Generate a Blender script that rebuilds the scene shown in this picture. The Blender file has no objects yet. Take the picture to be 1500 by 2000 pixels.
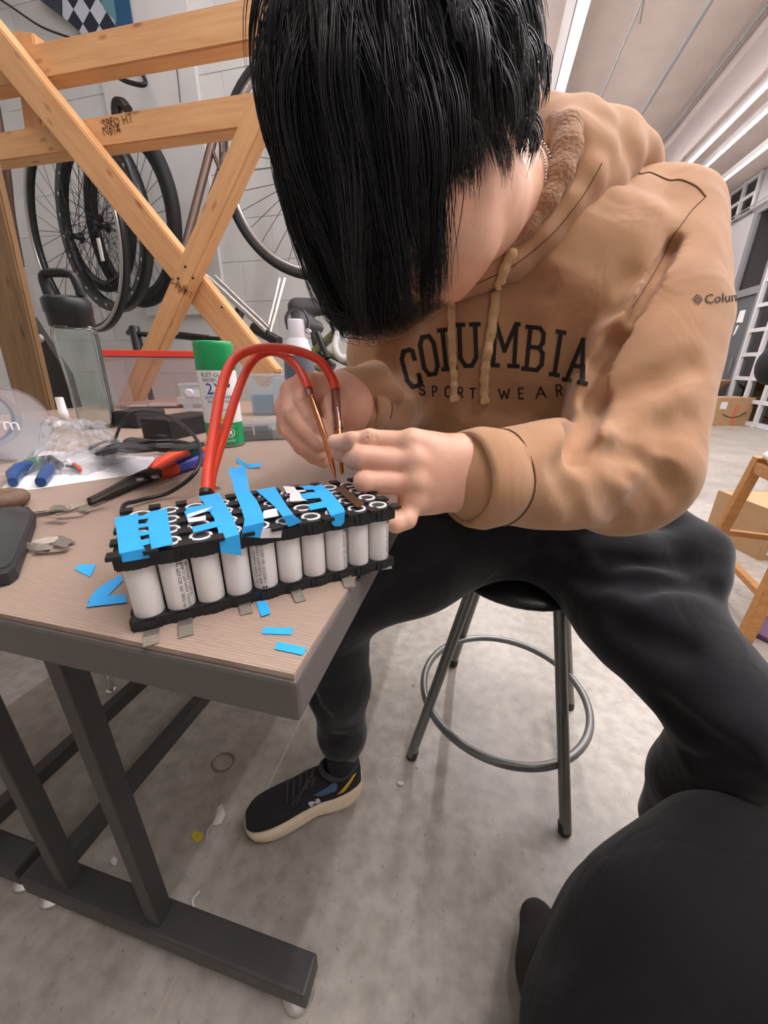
import bpy, bmesh, math, random
import numpy as np
from mathutils import Vector, Matrix
from mathutils.bvhtree import BVHTree
random.seed(7); RNG = np.random.default_rng(7)
scn = bpy.context.scene
COL = scn.collection

# ------------------------------------------------------------------ camera
FPX = 745.0; CAMH = 1.05
TH, PS, RO = math.radians(21.0), math.radians(14.0), math.radians(.4)
_fh = np.array([-math.sin(PS), math.cos(PS), 0]); _rh = np.array([math.cos(PS), math.sin(PS), 0]); _uz = np.array([0, 0, 1.])
FW = _fh*math.cos(TH)-_uz*math.sin(TH); _u0 = _fh*math.sin(TH)+_uz*math.cos(TH)
RT = math.cos(RO)*_rh+math.sin(RO)*_u0; UP = -math.sin(RO)*_rh+math.cos(RO)*_u0
CC = np.array([0, 0, CAMH])
cd = bpy.data.cameras.new('camera'); cam = bpy.data.objects.new('camera', cd); COL.objects.link(cam)
cd.sensor_fit = 'VERTICAL'; cd.sensor_height = 24.0; cd.lens = FPX/2000*24.0; cd.clip_start = .01; cd.clip_end = 100
m = Matrix.Identity(4)
for i in range(3):
    m[i][0] = RT[i]; m[i][1] = UP[i]; m[i][2] = -FW[i]; m[i][3] = CC[i]
cam.matrix_world = m
scn.camera = cam

# ------------------------------------------------------------------ world, exposure
w = bpy.data.worlds.new('world'); scn.world = w; w.use_nodes = True
w.node_tree.nodes['Background'].inputs[0].default_value = (.9, .93, 1, 1)
w.node_tree.nodes['Background'].inputs[1].default_value = .15
scn.view_settings.view_transform = 'Standard'; scn.view_settings.look = 'None'
scn.view_settings.gamma = 1; scn.view_settings.use_curve_mapping = False
scn.view_settings.exposure = 1.38
TUBE = 36.0      # radiance of the ceiling tubes

# ------------------------------------------------------------------ surveying helpers (pixel of the 1500x2000 photo -> point in the room)
def ray(x, y): return FW+RT*((x-750)/FPX)-UP*((y-1000)/FPX)
def at(x, y, d): return CC+d*ray(x, y)
def on(x, y, h): d = ray(x, y); return CC+(h-CAMH)/d[2]*d
def yp(x, y, Y): d = ray(x, y); return CC+Y/d[1]*d
def xp(x, y, X): d = ray(x, y); return CC+X/d[0]*d
def nrm(v): v = np.asarray(v, float); return v/np.linalg.norm(v)
def V(*a): return np.array(a, float)

# ------------------------------------------------------------------ materials
MATS = {}
def nt(name):
    m = bpy.data.materials.new(name); m.use_nodes = True
    n = m.node_tree; b = n.nodes['Principled BSDF']
    return m, n, b
def lin(c):
    return tuple(((v/255)/12.92 if v/255 <= .04045 else (((v/255)+.055)/1.055)**2.4) for v in c)
def mat(name, rgb, rough=.5, metal=0, var=.0, scale=30, bump=0, bscale=200, spec=.5, sheen=0, stretch=(1, 1, 1), alpha=1, coat=0, emis=0, rgb2=None, detail=4):
    """plain principled, colour in sRGB 0-255, with optional noise variation and bump"""
    if name in MATS: return MATS[name]
    m, n, b = nt(name)
    c = lin(rgb)
    b.inputs['Base Color'].default_value = (*c, 1)
    b.inputs['Roughness'].default_value = rough; b.inputs['Metallic'].default_value = metal
    b.inputs['Specular IOR Level'].default_value = spec
    if sheen: b.inputs['Sheen Weight'].default_value = sheen; b.inputs['Sheen Roughness'].default_value = .5
    if coat: b.inputs['Coat Weight'].default_value = coat
    if emis: b.inputs['Emission Color'].default_value = (*c, 1); b.inputs['Emission Strength'].default_value = emis
    if var or bump or rgb2:
        tc = n.nodes.new('ShaderNodeTexCoord'); mp = n.nodes.new('ShaderNodeMapping'); mp.inputs['Scale'].default_value = stretch
        n.links.new(tc.outputs['Object'], mp.inputs['Vector'])
    if var or rgb2:
        nz = n.nodes.new('ShaderNodeTexNoise'); nz.inputs['Scale'].default_value = scale; nz.inputs['Detail'].default_value = detail
        cr = n.nodes.new('ShaderNodeValToRGB')
        lo = lin(rgb2) if rgb2 else tuple(v*(1-var) for v in c); hi = c if rgb2 else tuple(min(1, v*(1+var)) for v in c)
        cr.color_ramp.elements[0].color = (*lo, 1); cr.color_ramp.elements[1].color = (*hi, 1)
        cr.color_ramp.elements[0].position = .3; cr.color_ramp.elements[1].position = .7
        n.links.new(mp.outputs[0], nz.inputs['Vector']); n.links.new(nz.outputs['Fac'], cr.inputs[0]); n.links.new(cr.outputs[0], b.inputs['Base Color'])
    if bump:
        n2 = n.nodes.new('ShaderNodeTexNoise'); n2.inputs['Scale'].default_value = bscale; n2.inputs['Detail'].default_value = 3
        bp = n.nodes.new('ShaderNodeBump'); bp.inputs['Strength'].default_value = bump; bp.inputs['Distance'].default_value = .002
        n.links.new(mp.outputs[0], n2.inputs['Vector']); n.links.new(n2.outputs['Fac'], bp.inputs['Height']); n.links.new(bp.outputs[0], b.inputs['Normal'])
    MATS[name] = m
    return m
def clear(name, tint=(235, 240, 242), rough=.08, gloss=.06, body=0.0, body_rgb=(230, 235, 240), fres=1.0):
    """thin clear plastic: see-through with a fresnel gloss, body = share of milky diffuse"""
    if name in MATS: return MATS[name]
    m, n, b = nt(name); n.nodes.remove(b)
    out = n.nodes['Material Output']
    tr = n.nodes.new('ShaderNodeBsdfTransparent'); tr.inputs[0].default_value = (*lin(tint), 1)
    gl = n.nodes.new('ShaderNodeBsdfGlossy'); gl.inputs['Roughness'].default_value = rough
    fr = n.nodes.new('ShaderNodeFresnel'); fr.inputs[0].default_value = 1.45
    df = n.nodes.new('ShaderNodeBsdfDiffuse'); df.inputs[0].default_value = (*lin(body_rgb), 1)
    m1 = n.nodes.new('ShaderNodeMixShader'); m1.inputs[0].default_value = body
    ad = n.nodes.new('ShaderNodeMath'); ad.operation = 'ADD'; ad.inputs[1].default_value = gloss; ad.use_clamp = True
    m2 = n.nodes.new('ShaderNodeMixShader')
    n.links.new(tr.outputs[0], m1.inputs[1]); n.links.new(df.outputs[0], m1.inputs[2])
    ml = n.nodes.new('ShaderNodeMath'); ml.operation = 'MULTIPLY'; ml.inputs[1].default_value = fres
    n.links.new(fr.outputs[0], ml.inputs[0]); n.links.new(ml.outputs[0], ad.inputs[0]); n.links.new(ad.outputs[0], m2.inputs[0])
    n.links.new(m1.outputs[0], m2.inputs[1]); n.links.new(gl.outputs[0], m2.inputs[2]); n.links.new(m2.outputs[0], out.inputs[0])
    MATS[name] = m
    return m

# ------------------------------------------------------------------ object helpers
def tag(o, label=None, cat=None, group=None, kind=None):
    if label: o['label'] = label
    if cat: o['category'] = cat
    if group: o['group'] = group
    if kind: o['kind'] = kind
    return o
def empty(name, loc, label=None, cat=None, group=None):
    o = bpy.data.objects.new(name, None); COL.objects.link(o); o.location = Vector(loc); o.empty_display_size = .05
    return tag(o, label, cat, group)
def link(name, me, mt, parent=None, smooth=None, angle=None):
    o = bpy.data.objects.new(name, me); COL.objects.link(o)
    if mt is not None and len(me.materials) == 0: me.materials.append(mt)
    if smooth is not None: me.polygons.foreach_set('use_smooth', [smooth]*len(me.polygons))
    if parent is not None:
        o.parent = parent
        root = parent; off = Vector(parent.location)
        while root.parent: root = root.parent; off = off+Vector(root.location)
        o.location = -off      # vertices are given in room coordinates
    return o
class MB:
    """mesh builder in room coordinates"""
    def __init__(s): s.v = []; s.f = []; s.sm = []
    def add(s, vs, fs, smooth=False):
        o = len(s.v); s.v += [tuple(map(float, p)) for p in vs]; s.f += [tuple(i+o for i in f) for f in fs]; s.sm += [smooth]*len(fs); return s
    def hexa(s, p):  # 8 corners: bottom 4 ccw, top 4 ccw
        return s.add(p, [(3, 2, 1, 0), (4, 5, 6, 7), (0, 1, 5, 4), (1, 2, 6, 5), (2, 3, 7, 6), (3, 0, 4, 7)])
    def box(s, lo, hi):
        (a, b, c), (d, e, g) = lo, hi
        return s.hexa([(a, b, c), (d, b, c), (d, e, c), (a, e, c), (a, b, g), (d, b, g), (d, e, g), (a, e, g)])
    def obox(s, c, ax, ay, az, sx, sy, sz):
        c, ax, ay, az = [np.asarray(q, float) for q in (c, ax, ay, az)]
        p = [c+ax*i*sx/2+ay*j*sy/2+az*k*sz/2 for k in (-1, 1) for i, j in ((-1, -1), (1, -1), (1, 1), (-1, 1))]
        return s.hexa(p)
    def bar(s, a, b, wd, th, upv=(0, 0, 1)):
        a, b = np.asarray(a, float), np.asarray(b, float); d = nrm(b-a); sd = np.cross(d, np.asarray(upv, float))
        if np.linalg.norm(sd) < 1e-6: sd = np.cross(d, (1, 0, 0))
        sd = nrm(sd); u = np.cross(sd, d)
        return s.obox((a+b)/2, d, sd, u, np.linalg.norm(b-a), wd, th)
    def tube(s, pts, r, n=10, cap=True, flat=None, closed=False):
        pts = [np.asarray(p, float) for p in pts]; N = len(pts)
        rs = [r]*N if np.isscalar(r) else list(r)
        vs = []; prev = None
        for i, p in enumerate(pts):
            if closed: d = pts[(i+1) % N]-pts[i-1]
            else: d = pts[min(i+1, N-1)]-pts[max(i-1, 0)]
            d = nrm(d)
            if prev is None:
                a = np.array([0, 0, 1.]) if abs(d[2]) < .9 else np.array([1., 0, 0])
                x = nrm(np.cross(d, a))
            else: x = nrm(prev-d*(prev@d))
            prev = x; y = np.cross(d, x)
            for k in range(n):
                t = 2*math.pi*k/n
                vs.append(p+rs[i]*(math.cos(t)*x+math.sin(t)*y))
        fs = []
        M = N if closed else N-1
        for i in range(M):
            for k in range(n):
                j = (i+1) % N
                fs.append((i*n+k, i*n+(k+1) % n, j*n+(k+1) % n, j*n+k))
        s.add(vs, fs, True)
        if cap and not closed:
            s.add(vs[:n], [tuple(range(n))[::-1]]); s.add(vs[-n:], [tuple(range(n))])
        return s
    def lathe(s, c, axis, prof, n=24, sq=None, xdir=None, smooth=True, cap=True):
        """prof: list of (height, radius); sq: superellipse exponent"""
        c = np.asarray(c, float); ax = nrm(axis)
        x = nrm(np.cross(ax, (0, 1, 0) if abs(ax[1]) < .9 else (1, 0, 0))) if xdir is None else nrm(np.asarray(xdir)-ax*(np.asarray(xdir)@ax))
        y = np.cross(ax, x); vs = []
        for h, r in prof:
            for k in range(n):
                t = 2*math.pi*k/n; ct, st = math.cos(t), math.sin(t)
                g = 1.0 if not sq else 1/((abs(ct)**sq+abs(st)**sq)**(1/sq))
                vs.append(c+ax*h+r*g*(ct*x+st*y))
        fs = [(i*n+k, i*n+(k+1) % n, (i+1)*n+(k+1) % n, (i+1)*n+k) for i in range(len(prof)-1) for k in range(n)]
        s.add(vs, fs, smooth)
        if cap:
            if prof[0][1] > 1e-5: s.add(vs[:n], [tuple(range(n))[::-1]])
            if prof[-1][1] > 1e-5: s.add(vs[-n:], [tuple(range(n))])
        return s
    def ribbon(s, L, R_, th=.0004):
        """strip between two point rows, with a little thickness"""
        n = len(L); L = [np.asarray(p, float) for p in L]; R_ = [np.asarray(p, float) for p in R_]; top = []; bot = []
        for i in range(n):
            d = L[min(i+1, n-1)]-L[max(i-1, 0)]; nn = np.cross(d, R_[i]-L[i]); nn = nn/(np.linalg.norm(nn)+1e-12)*th
            top += [L[i], R_[i]]; bot += [L[i]+nn, R_[i]+nn]
        vs = top+bot; o = 2*n; fs = []
        for i in range(n-1):
            a = 2*i
            fs += [(a, a+1, a+3, a+2), (o+a, o+a+2, o+a+3, o+a+1), (a, a+2, o+a+2, o+a), (a+1, o+a+1, o+a+3, a+3)]
        fs += [(0, o, o+1, 1), (2*n-2, 2*n-1, o+2*n-1, o+2*n-2)]
        return s.add(vs, fs, False)
    def prism(s, poly, off):
        """flat polygon extruded by the vector off"""
        n = len(poly); off = np.asarray(off, float); p = [np.asarray(q, float) for q in poly]
        vs = p+[q+off for q in p]
        return s.add(vs, [tuple(range(n))[::-1], tuple(range(n, 2*n))]+[(i, (i+1) % n, n+(i+1) % n, n+i) for i in range(n)])
    def ball(s, c, r, n=10, m=6, ax=None):
        c = np.asarray(c, float); rr = (r, r, r) if np.isscalar(r) else r
        A = np.eye(3) if ax is None else np.asarray(ax, float); vs = []
        for i in range(m+1):
            ph = math.pi*i/m
            for k in range(n):
                t = 2*math.pi*k/n
                vs.append(c+A[0]*rr[0]*math.sin(ph)*math.cos(t)+A[1]*rr[1]*math.sin(ph)*math.sin(t)+A[2]*rr[2]*math.cos(ph))
        return s.add(vs, [(i*n+k, (i+1)*n+k, (i+1)*n+(k+1) % n, i*n+(k+1) % n) for i in range(m) for k in range(n)], True)
    def mesh(s, name):
        me = bpy.data.meshes.new(name); me.from_pydata(s.v, [], s.f); me.polygons.foreach_set('use_smooth', s.sm); me.update(); return me
    def build(s, name, mt, parent=None, bevel=0):
        me = s.mesh(name)
        bm = bmesh.new(); bm.from_mesh(me); bmesh.ops.recalc_face_normals(bm, faces=bm.faces)
        if bevel:
            es = [e for e in bm.edges if len(e.link_faces) == 2 and e.calc_face_angle(0) > .6]
            bmesh.ops.bevel(bm, geom=es, offset=bevel, segments=2, affect='EDGES', profile=.6, clamp_overlap=True)
        bm.to_mesh(me); bm.free()
        return link(name, me, mt, parent)
def spline(pts, n=8):
    """Catmull-Rom through the points"""
    P = [np.asarray(p, float) for p in pts]; P = [2*P[0]-P[1]]+P+[2*P[-1]-P[-2]]; out = []
    for i in range(1, len(P)-2):
        for k in range(n):
            t = k/n; a, b, c, d = P[i-1:i+3]
            out.append(.5*((2*b)+(c-a)*t+(2*a-5*b+4*c-d)*t*t+(3*b-a-3*c+d)*t**3))
    out.append(P[-2]); return out
def text2d(s, size=1.0, spacing=1.0):
    """lettering outline as flat triangles in a 1-unit em box: (verts, faces, width)"""
    cu = bpy.data.curves.new('t', 'FONT'); cu.body = s; cu.size = size; cu.space_character = spacing; cu.resolution_u = 2
    o = bpy.data.objects.new('t', cu); COL.objects.link(o); dg = bpy.context.evaluated_depsgraph_get()
    me = o.evaluated_get(dg).to_mesh(); v = np.array([p.co[:] for p in me.vertices]); f = [tuple(p.vertices) for p in me.polygons]
    o.evaluated_get(dg).to_mesh_clear(); bpy.data.objects.remove(o); bpy.data.curves.remove(cu)
    return v, f, (v[:, 0].max() if len(v) else 0)

# ------------------------------------------------------------------ implicit surfaces (clothes, skin)
class Vol:
    def __init__(s, lo, hi, h):
        s.lo = np.array(lo, float); s.h = h; s.n = np.ceil((np.array(hi)-s.lo)/h).astype(int)+1
        s.D = np.full(s.n, .2, np.float32)
    def blk(s, a, b):
        i0 = np.clip(np.floor((a-s.lo)/s.h).astype(int), 0, s.n-1); i1 = np.clip(np.ceil((b-s.lo)/s.h).astype(int)+1, 0, s.n)
        if np.any(i1 <= i0): return None, None
        ax = [(s.lo[k]+s.h*np.arange(i0[k], i1[k])).astype(np.float32) for k in range(3)]
        return (slice(i0[0], i1[0]), slice(i0[1], i1[1]), slice(i0[2], i1[2])), (ax[0][:, None, None], ax[1][None, :, None], ax[2][None, None, :])
    @staticmethod
    def smin(a, b, k):
        if k <= 0: return np.minimum(a, b)
        hh = np.maximum(k-np.abs(a-b), 0)/k
        return np.minimum(a, b)-hh*hh*k*.25
    def put(s, sl, d, k, sub):
        if sub: s.D[sl] = -s.smin(-s.D[sl], d, k)
        else: s.D[sl] = s.smin(s.D[sl], d, k)
    def cone(s, a, b, ra, rb, k=.02, sub=False, flat=None):
        """tapered capsule; flat=(axis, factor) squashes it along an axis"""
        a, b = np.asarray(a, float), np.asarray(b, float); pad = max(ra, rb)*(1 if not flat else max(1, flat[1]))+k+3*s.h
        sl, X = s.blk(np.minimum(a, b)-pad, np.maximum(a, b)+pad)
        if sl is None: return s
        d = b-a; L2 = float(d@d)+1e-12
        px_, py_, pz_ = X[0]-a[0], X[1]-a[1], X[2]-a[2]
        t = np.clip((px_*d[0]+py_*d[1]+pz_*d[2])/L2, 0, 1)
        qx, qy, qz = px_-t*d[0], py_-t*d[1], pz_-t*d[2]
        if flat:
            n_ = nrm(flat[0]); q = qx*n_[0]+qy*n_[1]+qz*n_[2]; e = (1/flat[1]-1)*q
            qx, qy, qz = qx+e*n_[0], qy+e*n_[1], qz+e*n_[2]
        s.put(sl, np.sqrt(qx*qx+qy*qy+qz*qz)-(ra+(rb-ra)*t), k, sub)
        return s
    def chain(s, pts, rs, k=.02, sub=False, flat=None):
        for i in range(len(pts)-1): s.cone(pts[i], pts[i+1], rs[i], rs[i+1], k, sub, flat)
        return s
    def ell(s, c, A, r, k=.02, sub=False):
        c = np.asarray(c, float); A = np.asarray(A, float); pad = max(r)+k+3*s.h
        sl, X = s.blk(c-pad, c+pad)
        if sl is None: return s
        p = [X[i]-c[i] for i in range(3)]
        q = [(p[0]*A[i][0]+p[1]*A[i][1]+p[2]*A[i][2]) for i in range(3)]
        k0 = np.sqrt(sum((q[i]/r[i])**2 for i in range(3))); k1 = np.sqrt(sum((q[i]/r[i]**2)**2 for i in range(3)))+1e-9
        s.put(sl, k0*(k0-1)/k1, k, sub)
        return s
    def half(s, p, n, k=.0):
        """keep the side the normal points away from"""
        sl, X = s.blk(s.lo, s.lo+s.h*s.n); n = nrm(n)
        s.D = -s.smin(-s.D, -((X[0]-p[0])*n[0]+(X[1]-p[1])*n[1]+(X[2]-p[2])*n[2]), k).astype(np.float32)
        return s
    def warp(s, fn):
        sl, X = s.blk(s.lo, s.lo+s.h*s.n); s.D = (s.D+fn(*X)).astype(np.float32); return s
    def surf(s):
        D = s.D; n = np.array(D.shape)-1; ins = D < 0
        cnt = np.zeros(n, np.uint8)
        for i in (0, 1):
            for j in (0, 1):
                for k in (0, 1): cnt += ins[i:i+n[0], j:j+n[1], k:k+n[2]]
        act = (cnt > 0) & (cnt < 8); idx = np.argwhere(act); N = len(idx)
        ids = -np.ones(n, np.int64); ids[act] = np.arange(N)
        sumv = np.zeros((N, 3)); num = np.zeros(N)
        cor = [np.array(c) for c in ((0, 0, 0), (1, 0, 0), (0, 1, 0), (1, 1, 0), (0, 0, 1), (1, 0, 1), (0, 1, 1), (1, 1, 1))]
        val = [D[idx[:, 0]+c[0], idx[:, 1]+c[1], idx[:, 2]+c[2]] for c in cor]
        for a in range(8):
            for b in range(a+1, 8):
                if np.abs(cor[a]-cor[b]).sum() != 1: continue
                va, vb = val[a], val[b]; m_ = (va < 0) != (vb < 0)
                t = np.where(m_, va/(va-vb+1e-20), 0)
                sumv += m_[:, None]*(cor[a]+(cor[b]-cor[a])*t[:, None]); num += m_
        verts = s.lo+s.h*(idx+sumv/num[:, None]); quads = []
        for ax in range(3):
            o1, o2 = [(1, 2), (2, 0), (0, 1)][ax]
            sl0 = [slice(1, -1)]*3; sl0[ax] = slice(0, -1); sl1 = [slice(1, -1)]*3; sl1[ax] = slice(1, None)
            A_, B_ = ins[tuple(sl0)], ins[tuple(sl1)]
            for flip in (0, 1):
                e = np.argwhere(A_ & ~B_) if not flip else np.argwhere(~A_ & B_)
                if not len(e): continue
                off = np.ones(3, int); off[ax] = 0; e = e+off
                def g(d1, d2):
                    q = e.copy(); q[:, o1] -= d1; q[:, o2] -= d2; return ids[q[:, 0], q[:, 1], q[:, 2]]
                q = np.stack([g(1, 1), g(0, 1), g(0, 0), g(1, 0)], 1)
                if flip: q = q[:, ::-1]
                quads.append(q)
        q = np.concatenate(quads); q = q[(q >= 0).all(1)]
        return verts, q
    def mesh(s, name, iters=1):
        v, q = s.surf()
        for _ in range(iters):      # light smoothing
            acc = np.zeros_like(v); c = np.zeros(len(v))
            for k in range(4):
                a, b = q[:, k], q[:, (k+1) % 4]
                np.add.at(acc, a, v[b]); np.add.at(c, a, 1); np.add.at(acc, b, v[a]); np.add.at(c, b, 1)
            v = v*.5+.5*acc/np.maximum(c, 1)[:, None]
        return v, q
def npmesh(name, v, q):
    me = bpy.data.meshes.new(name); me.vertices.add(len(v)); me.vertices.foreach_set('co', np.asarray(v, np.float32).ravel())
    k = q.shape[1]; me.loops.add(q.size); me.loops.foreach_set('vertex_index', q.astype(np.int32).ravel())
    me.polygons.add(len(q)); me.polygons.foreach_set('loop_start', np.arange(0, q.size, k, dtype=np.int32))
    me.polygons.foreach_set('use_smooth', np.ones(len(q), bool)); me.update(calc_edges=True); me.validate()
    return me
def joinmesh(parts):
    """several (v, q) with the same face size into one"""
    vs, qs, o = [], [], 0
    for v, q in parts: vs.append(v); qs.append(q+o); o += len(v)
    return np.concatenate(vs), np.concatenate(qs)
def bvh(v, q): return BVHTree.FromPolygons([Vector(p) for p in v], [tuple(int(i) for i in f) for f in q])
def cast(tree, x, y, off=.001):
    """point where the sight line of a photo pixel meets a surface, lifted off it"""
    h = tree.ray_cast(Vector(CC), Vector(nrm(ray(x, y))))
    if h[0] is None: return None
    n = np.array(h[1]); n = n if n@ray(x, y) < 0 else -n
    return np.array(h[0])+n*off
# ================================================================== the hall
XL, XR, YF, YN, ZC, YW, XE = -5.0, 5.0, 13.0, -4.0, 4.75, 3.6, 0.0
def floor_mat():
    m, n, b = nt('polished_concrete')
    tc = n.nodes.new('ShaderNodeTexCoord')
    n1 = n.nodes.new('ShaderNodeTexNoise'); n1.inputs['Scale'].default_value = 2.2; n1.inputs['Detail'].default_value = 8; n1.inputs['Roughness'].default_value = .62
    n2 = n.nodes.new('ShaderNodeTexNoise'); n2.inputs['Scale'].default_value = 26; n2.inputs['Detail'].default_value = 6
    n3 = n.nodes.new('ShaderNodeTexNoise'); n3.inputs['Scale'].default_value = 95; n3.inputs['Detail'].default_value = 2
    for q in (n1, n2, n3): n.links.new(tc.outputs['Object'], q.inputs['Vector'])
    r1 = n.nodes.new('ShaderNodeValToRGB'); r1.color_ramp.elements[0].position = .32; r1.color_ramp.elements[1].position = .68
    r1.color_ramp.elements[0].color = (*lin((150, 142, 132)), 1); r1.color_ramp.elements[1].color = (*lin((184, 178, 169)), 1)
    r2 = n.nodes.new('ShaderNodeValToRGB'); r2.color_ramp.elements[0].position = .3; r2.color_ramp.elements[1].position = .62
    r2.color_ramp.elements[0].color = (.66, .65, .63, 1); r2.color_ramp.elements[1].color = (1, 1, 1, 1)
    r3 = n.nodes.new('ShaderNodeValToRGB'); r3.color_ramp.elements[0].position = .27; r3.color_ramp.elements[1].position = .34
    r3.color_ramp.elements[0].color = (.55, .54, .52, 1); r3.color_ramp.elements[1].color = (1, 1, 1, 1)
    m1 = n.nodes.new('ShaderNodeMixRGB'); m1.blend_type = 'MULTIPLY'; m1.inputs[0].default_value = .8
    m2 = n.nodes.new('ShaderNodeMixRGB'); m2.blend_type = 'MULTIPLY'; m2.inputs[0].default_value = .7
    n.links.new(n1.outputs['Fac'], r1.inputs[0]); n.links.new(n2.outputs['Fac'], r2.inputs[0]); n.links.new(n3.outputs['Fac'], r3.inputs[0])
    n.links.new(r1.outputs[0], m1.inputs[1]); n.links.new(r2.outputs[0], m1.inputs[2]); n.links.new(m1.outputs[0], m2.inputs[1]); n.links.new(r3.outputs[0], m2.inputs[2])
    n.links.new(m2.outputs[0], b.inputs['Base Color'])
    rr = n.nodes.new('ShaderNodeMapRange'); rr.inputs[3].default_value = .28; rr.inputs[4].default_value = .5
    n.links.new(n2.outputs['Fac'], rr.inputs[0]); n.links.new(rr.outputs[0], b.inputs['Roughness'])
    return m
M_floor = floor_mat()
M_wall = mat('white_painted_block', (208, 208, 206), .6, var=.05, scale=3, bump=.25, bscale=90)
M_grout = mat('painted_joint', (202, 202, 200), .7)
M_ceil = mat('concrete_ceiling', (214, 198, 190), .8, var=.08, scale=1.6)
M_white = mat('white_paint', (226, 224, 222), .45)
M_lgrey = mat('light_grey_metal', (150, 148, 146), .45, var=.05)
M_dgrey = mat('dark_grey_door', (92, 94, 98), .5)
M_black = mat('black_plastic', (20, 20, 22), .42)
M_chrome = mat('chrome', (215, 212, 208), .14, 1)
M_steel = mat('steel', (150, 150, 148), .35, .9, var=.1, scale=60)
def struct(o): o['kind'] = 'structure'; return o
fl = struct(MB().box((XL, YN, -.1), (XR, YF, 0)).build('floor', M_floor))
# saw-cut joint in the slab that runs under the table and past the shoe
ja, jb = on(300, 2000, 0), on(590, 1400, 0); dj = nrm(jb-ja)
MB().bar(ja-dj*1.5, jb+dj*3.0, .004, .0012).build('saw_cut_joint', mat('joint_fill', (176, 166, 150), .8), fl)
struct(MB().box((XL, YN, ZC), (XR, YF, ZC+.1)).build('ceiling', M_ceil))
struct(MB().box((XL-.1, YN, 0), (XL, YF, ZC)).build('wall_left', M_wall))
struct(MB().box((XL, YN-.1, 0), (XR, YN, ZC)).build('wall_front', M_wall))
struct(MB().box((XL, YF, 0), (XR, YF+.1, ZC)).build('wall_far', mat('far_wall', (176, 170, 168), .7)))
# block wall behind the table: core with recessed joints, blocks proud of it
wb = struct(MB().box((XL, YW+.005, 0), (XE-.005, YF, ZC)).build('wall_back', M_grout))
BH, BW, G = .32, .64, .005
bmes = {}
def block(x0, z0, wd):
    if wd not in bmes:
        o = MB().box((G/2, 0, G/2), (wd-G/2, .03, BH-G/2)).build('wall_block', M_wall, wb, bevel=.003); bmes[wd] = o.data
    else:
        o = bpy.data.objects.new('wall_block', bmes[wd]); COL.objects.link(o); o.parent = wb
    o.location = (x0, YW, z0)
row = 0; z0 = 0.0
while z0 < ZC-.02 and row < 17:
    x0 = XE-BW
    if row % 2: block(XE-BW/2, z0, BW/2); x0 = XE-BW*1.5
    while x0 > -5.0+BW*.0: block(x0, z0, BW); x0 -= BW
    row += 1; z0 += BH
# pilaster edge on the block wall (the vertical break in the photo)
pa = yp(404, 330, YW-.05)
struct(MB().box((pa[0]-.9, YW-.045, 1.5), (pa[0], YW-.003, ZC)).build('trim_1', M_wall))
# ------------------------------------------------------------------ glazed wall on the right
wr = struct(MB().box((XR, YN, 0), (XR+.1, 8.2, ZC)).box((XR, 8.2, 4.02), (XR+.1, YF, ZC)).box((XR, 11.0, 0), (XR+.1, YF, 4.02)).build('wall_right', mat('grey_wall_paint', (178, 172, 172), .6)))
M_glass = clear('window_glass', (150, 160, 165), .03, .08)
M_frame = mat('window_frame_white', (205, 203, 204), .4)
M_dframe = mat('door_frame_grey', (128, 126, 128), .45)
night = struct(MB().box((XR+.9, 8, 0), (XR+1, 12, 4.2)).build('wall_outside', mat('night_yard', (88, 92, 92), .8, var=.35, scale=1.3)))
# the dark door leaf with a light over it
d1 = struct(MB().box((XR+.02, 9.98, 0), (XR+.07, 10.80, 2.42)).build('door_1', M_dgrey, bevel=.006))
for y0, y1, z0, z1 in ((9.92, 9.98, 0, 4.02), (10.80, 10.90, 0, 4.02), (9.98, 10.80, 2.42, 2.56), (9.98, 10.80, 3.94, 4.02)):
    MB().box((XR-.03, y0, z0), (XR+.08, y1, z1)).build('door_frame', M_dframe, d1, bevel=.005)
MB().box((XR+.03, 9.98, 2.56), (XR+.04, 10.80, 3.94)).build('pane', M_glass, d1)
MB().tube([(XR-.05, 10.08, .95), (XR-.05, 10.08, 1.25)], .018, 8).build('handle', M_steel, d1)
w1 = struct(MB().box((XR+.03, 8.25, .1), (XR+.04, 9.90, 4.0)).build('window_1', M_glass))
for zz in (.05, .45, .86, 1.30, 1.74, 2.18, 2.62, 3.3, 3.98):
    MB().box((XR-.02, 8.22, zz-.035), (XR+.06, 9.9, zz+.035)).build('glazing_bar', M_frame, w1)
for yy in (8.25, 8.8, 9.34, 9.88):
    MB().box((XR-.025, yy-.035, .0), (XR+.065, yy+.035, 4.02)).build('mullion', M_frame, w1)
w2 = struct(MB().box((XR-.004, 11.05, 4.1), (XR-.001, 12.9, 4.7)).build('window_2', M_glass))
for yy in (11.1, 11.62, 12.2, 12.8): MB().box((XR-.05, yy-.04, 4.05), (XR-.002, yy+.04, 4.74)).build('mullion', M_frame, w2)
for zz in (4.08, 4.40, 4.7): MB().box((XR-.045, 11.05, zz-.03), (XR-.002, 12.9, zz+.03)).build('glazing_bar', M_frame, w2)
def sheet(px_, off, name, mt, label, cat):
    P = [xp(x, y, XR-off) for x, y in px_]
    return tag(MB().prism(P, (-.004, 0, 0)).build(name, mt), label, cat)
M_paper = mat('paper', (232, 230, 228), .7)
sheet([(1446, 607), (1457, 605), (1450, 630), (1438, 630)], -.015, 'notice_sheet', M_paper, 'white notice taped high on the dark grey door', 'notice')
sheet([(1439, 636), (1444, 635), (1436, 652), (1431, 657)], -.015, 'notice_sheet', M_paper, 'torn white paper scrap taped low on the dark grey door', 'notice')
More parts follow.
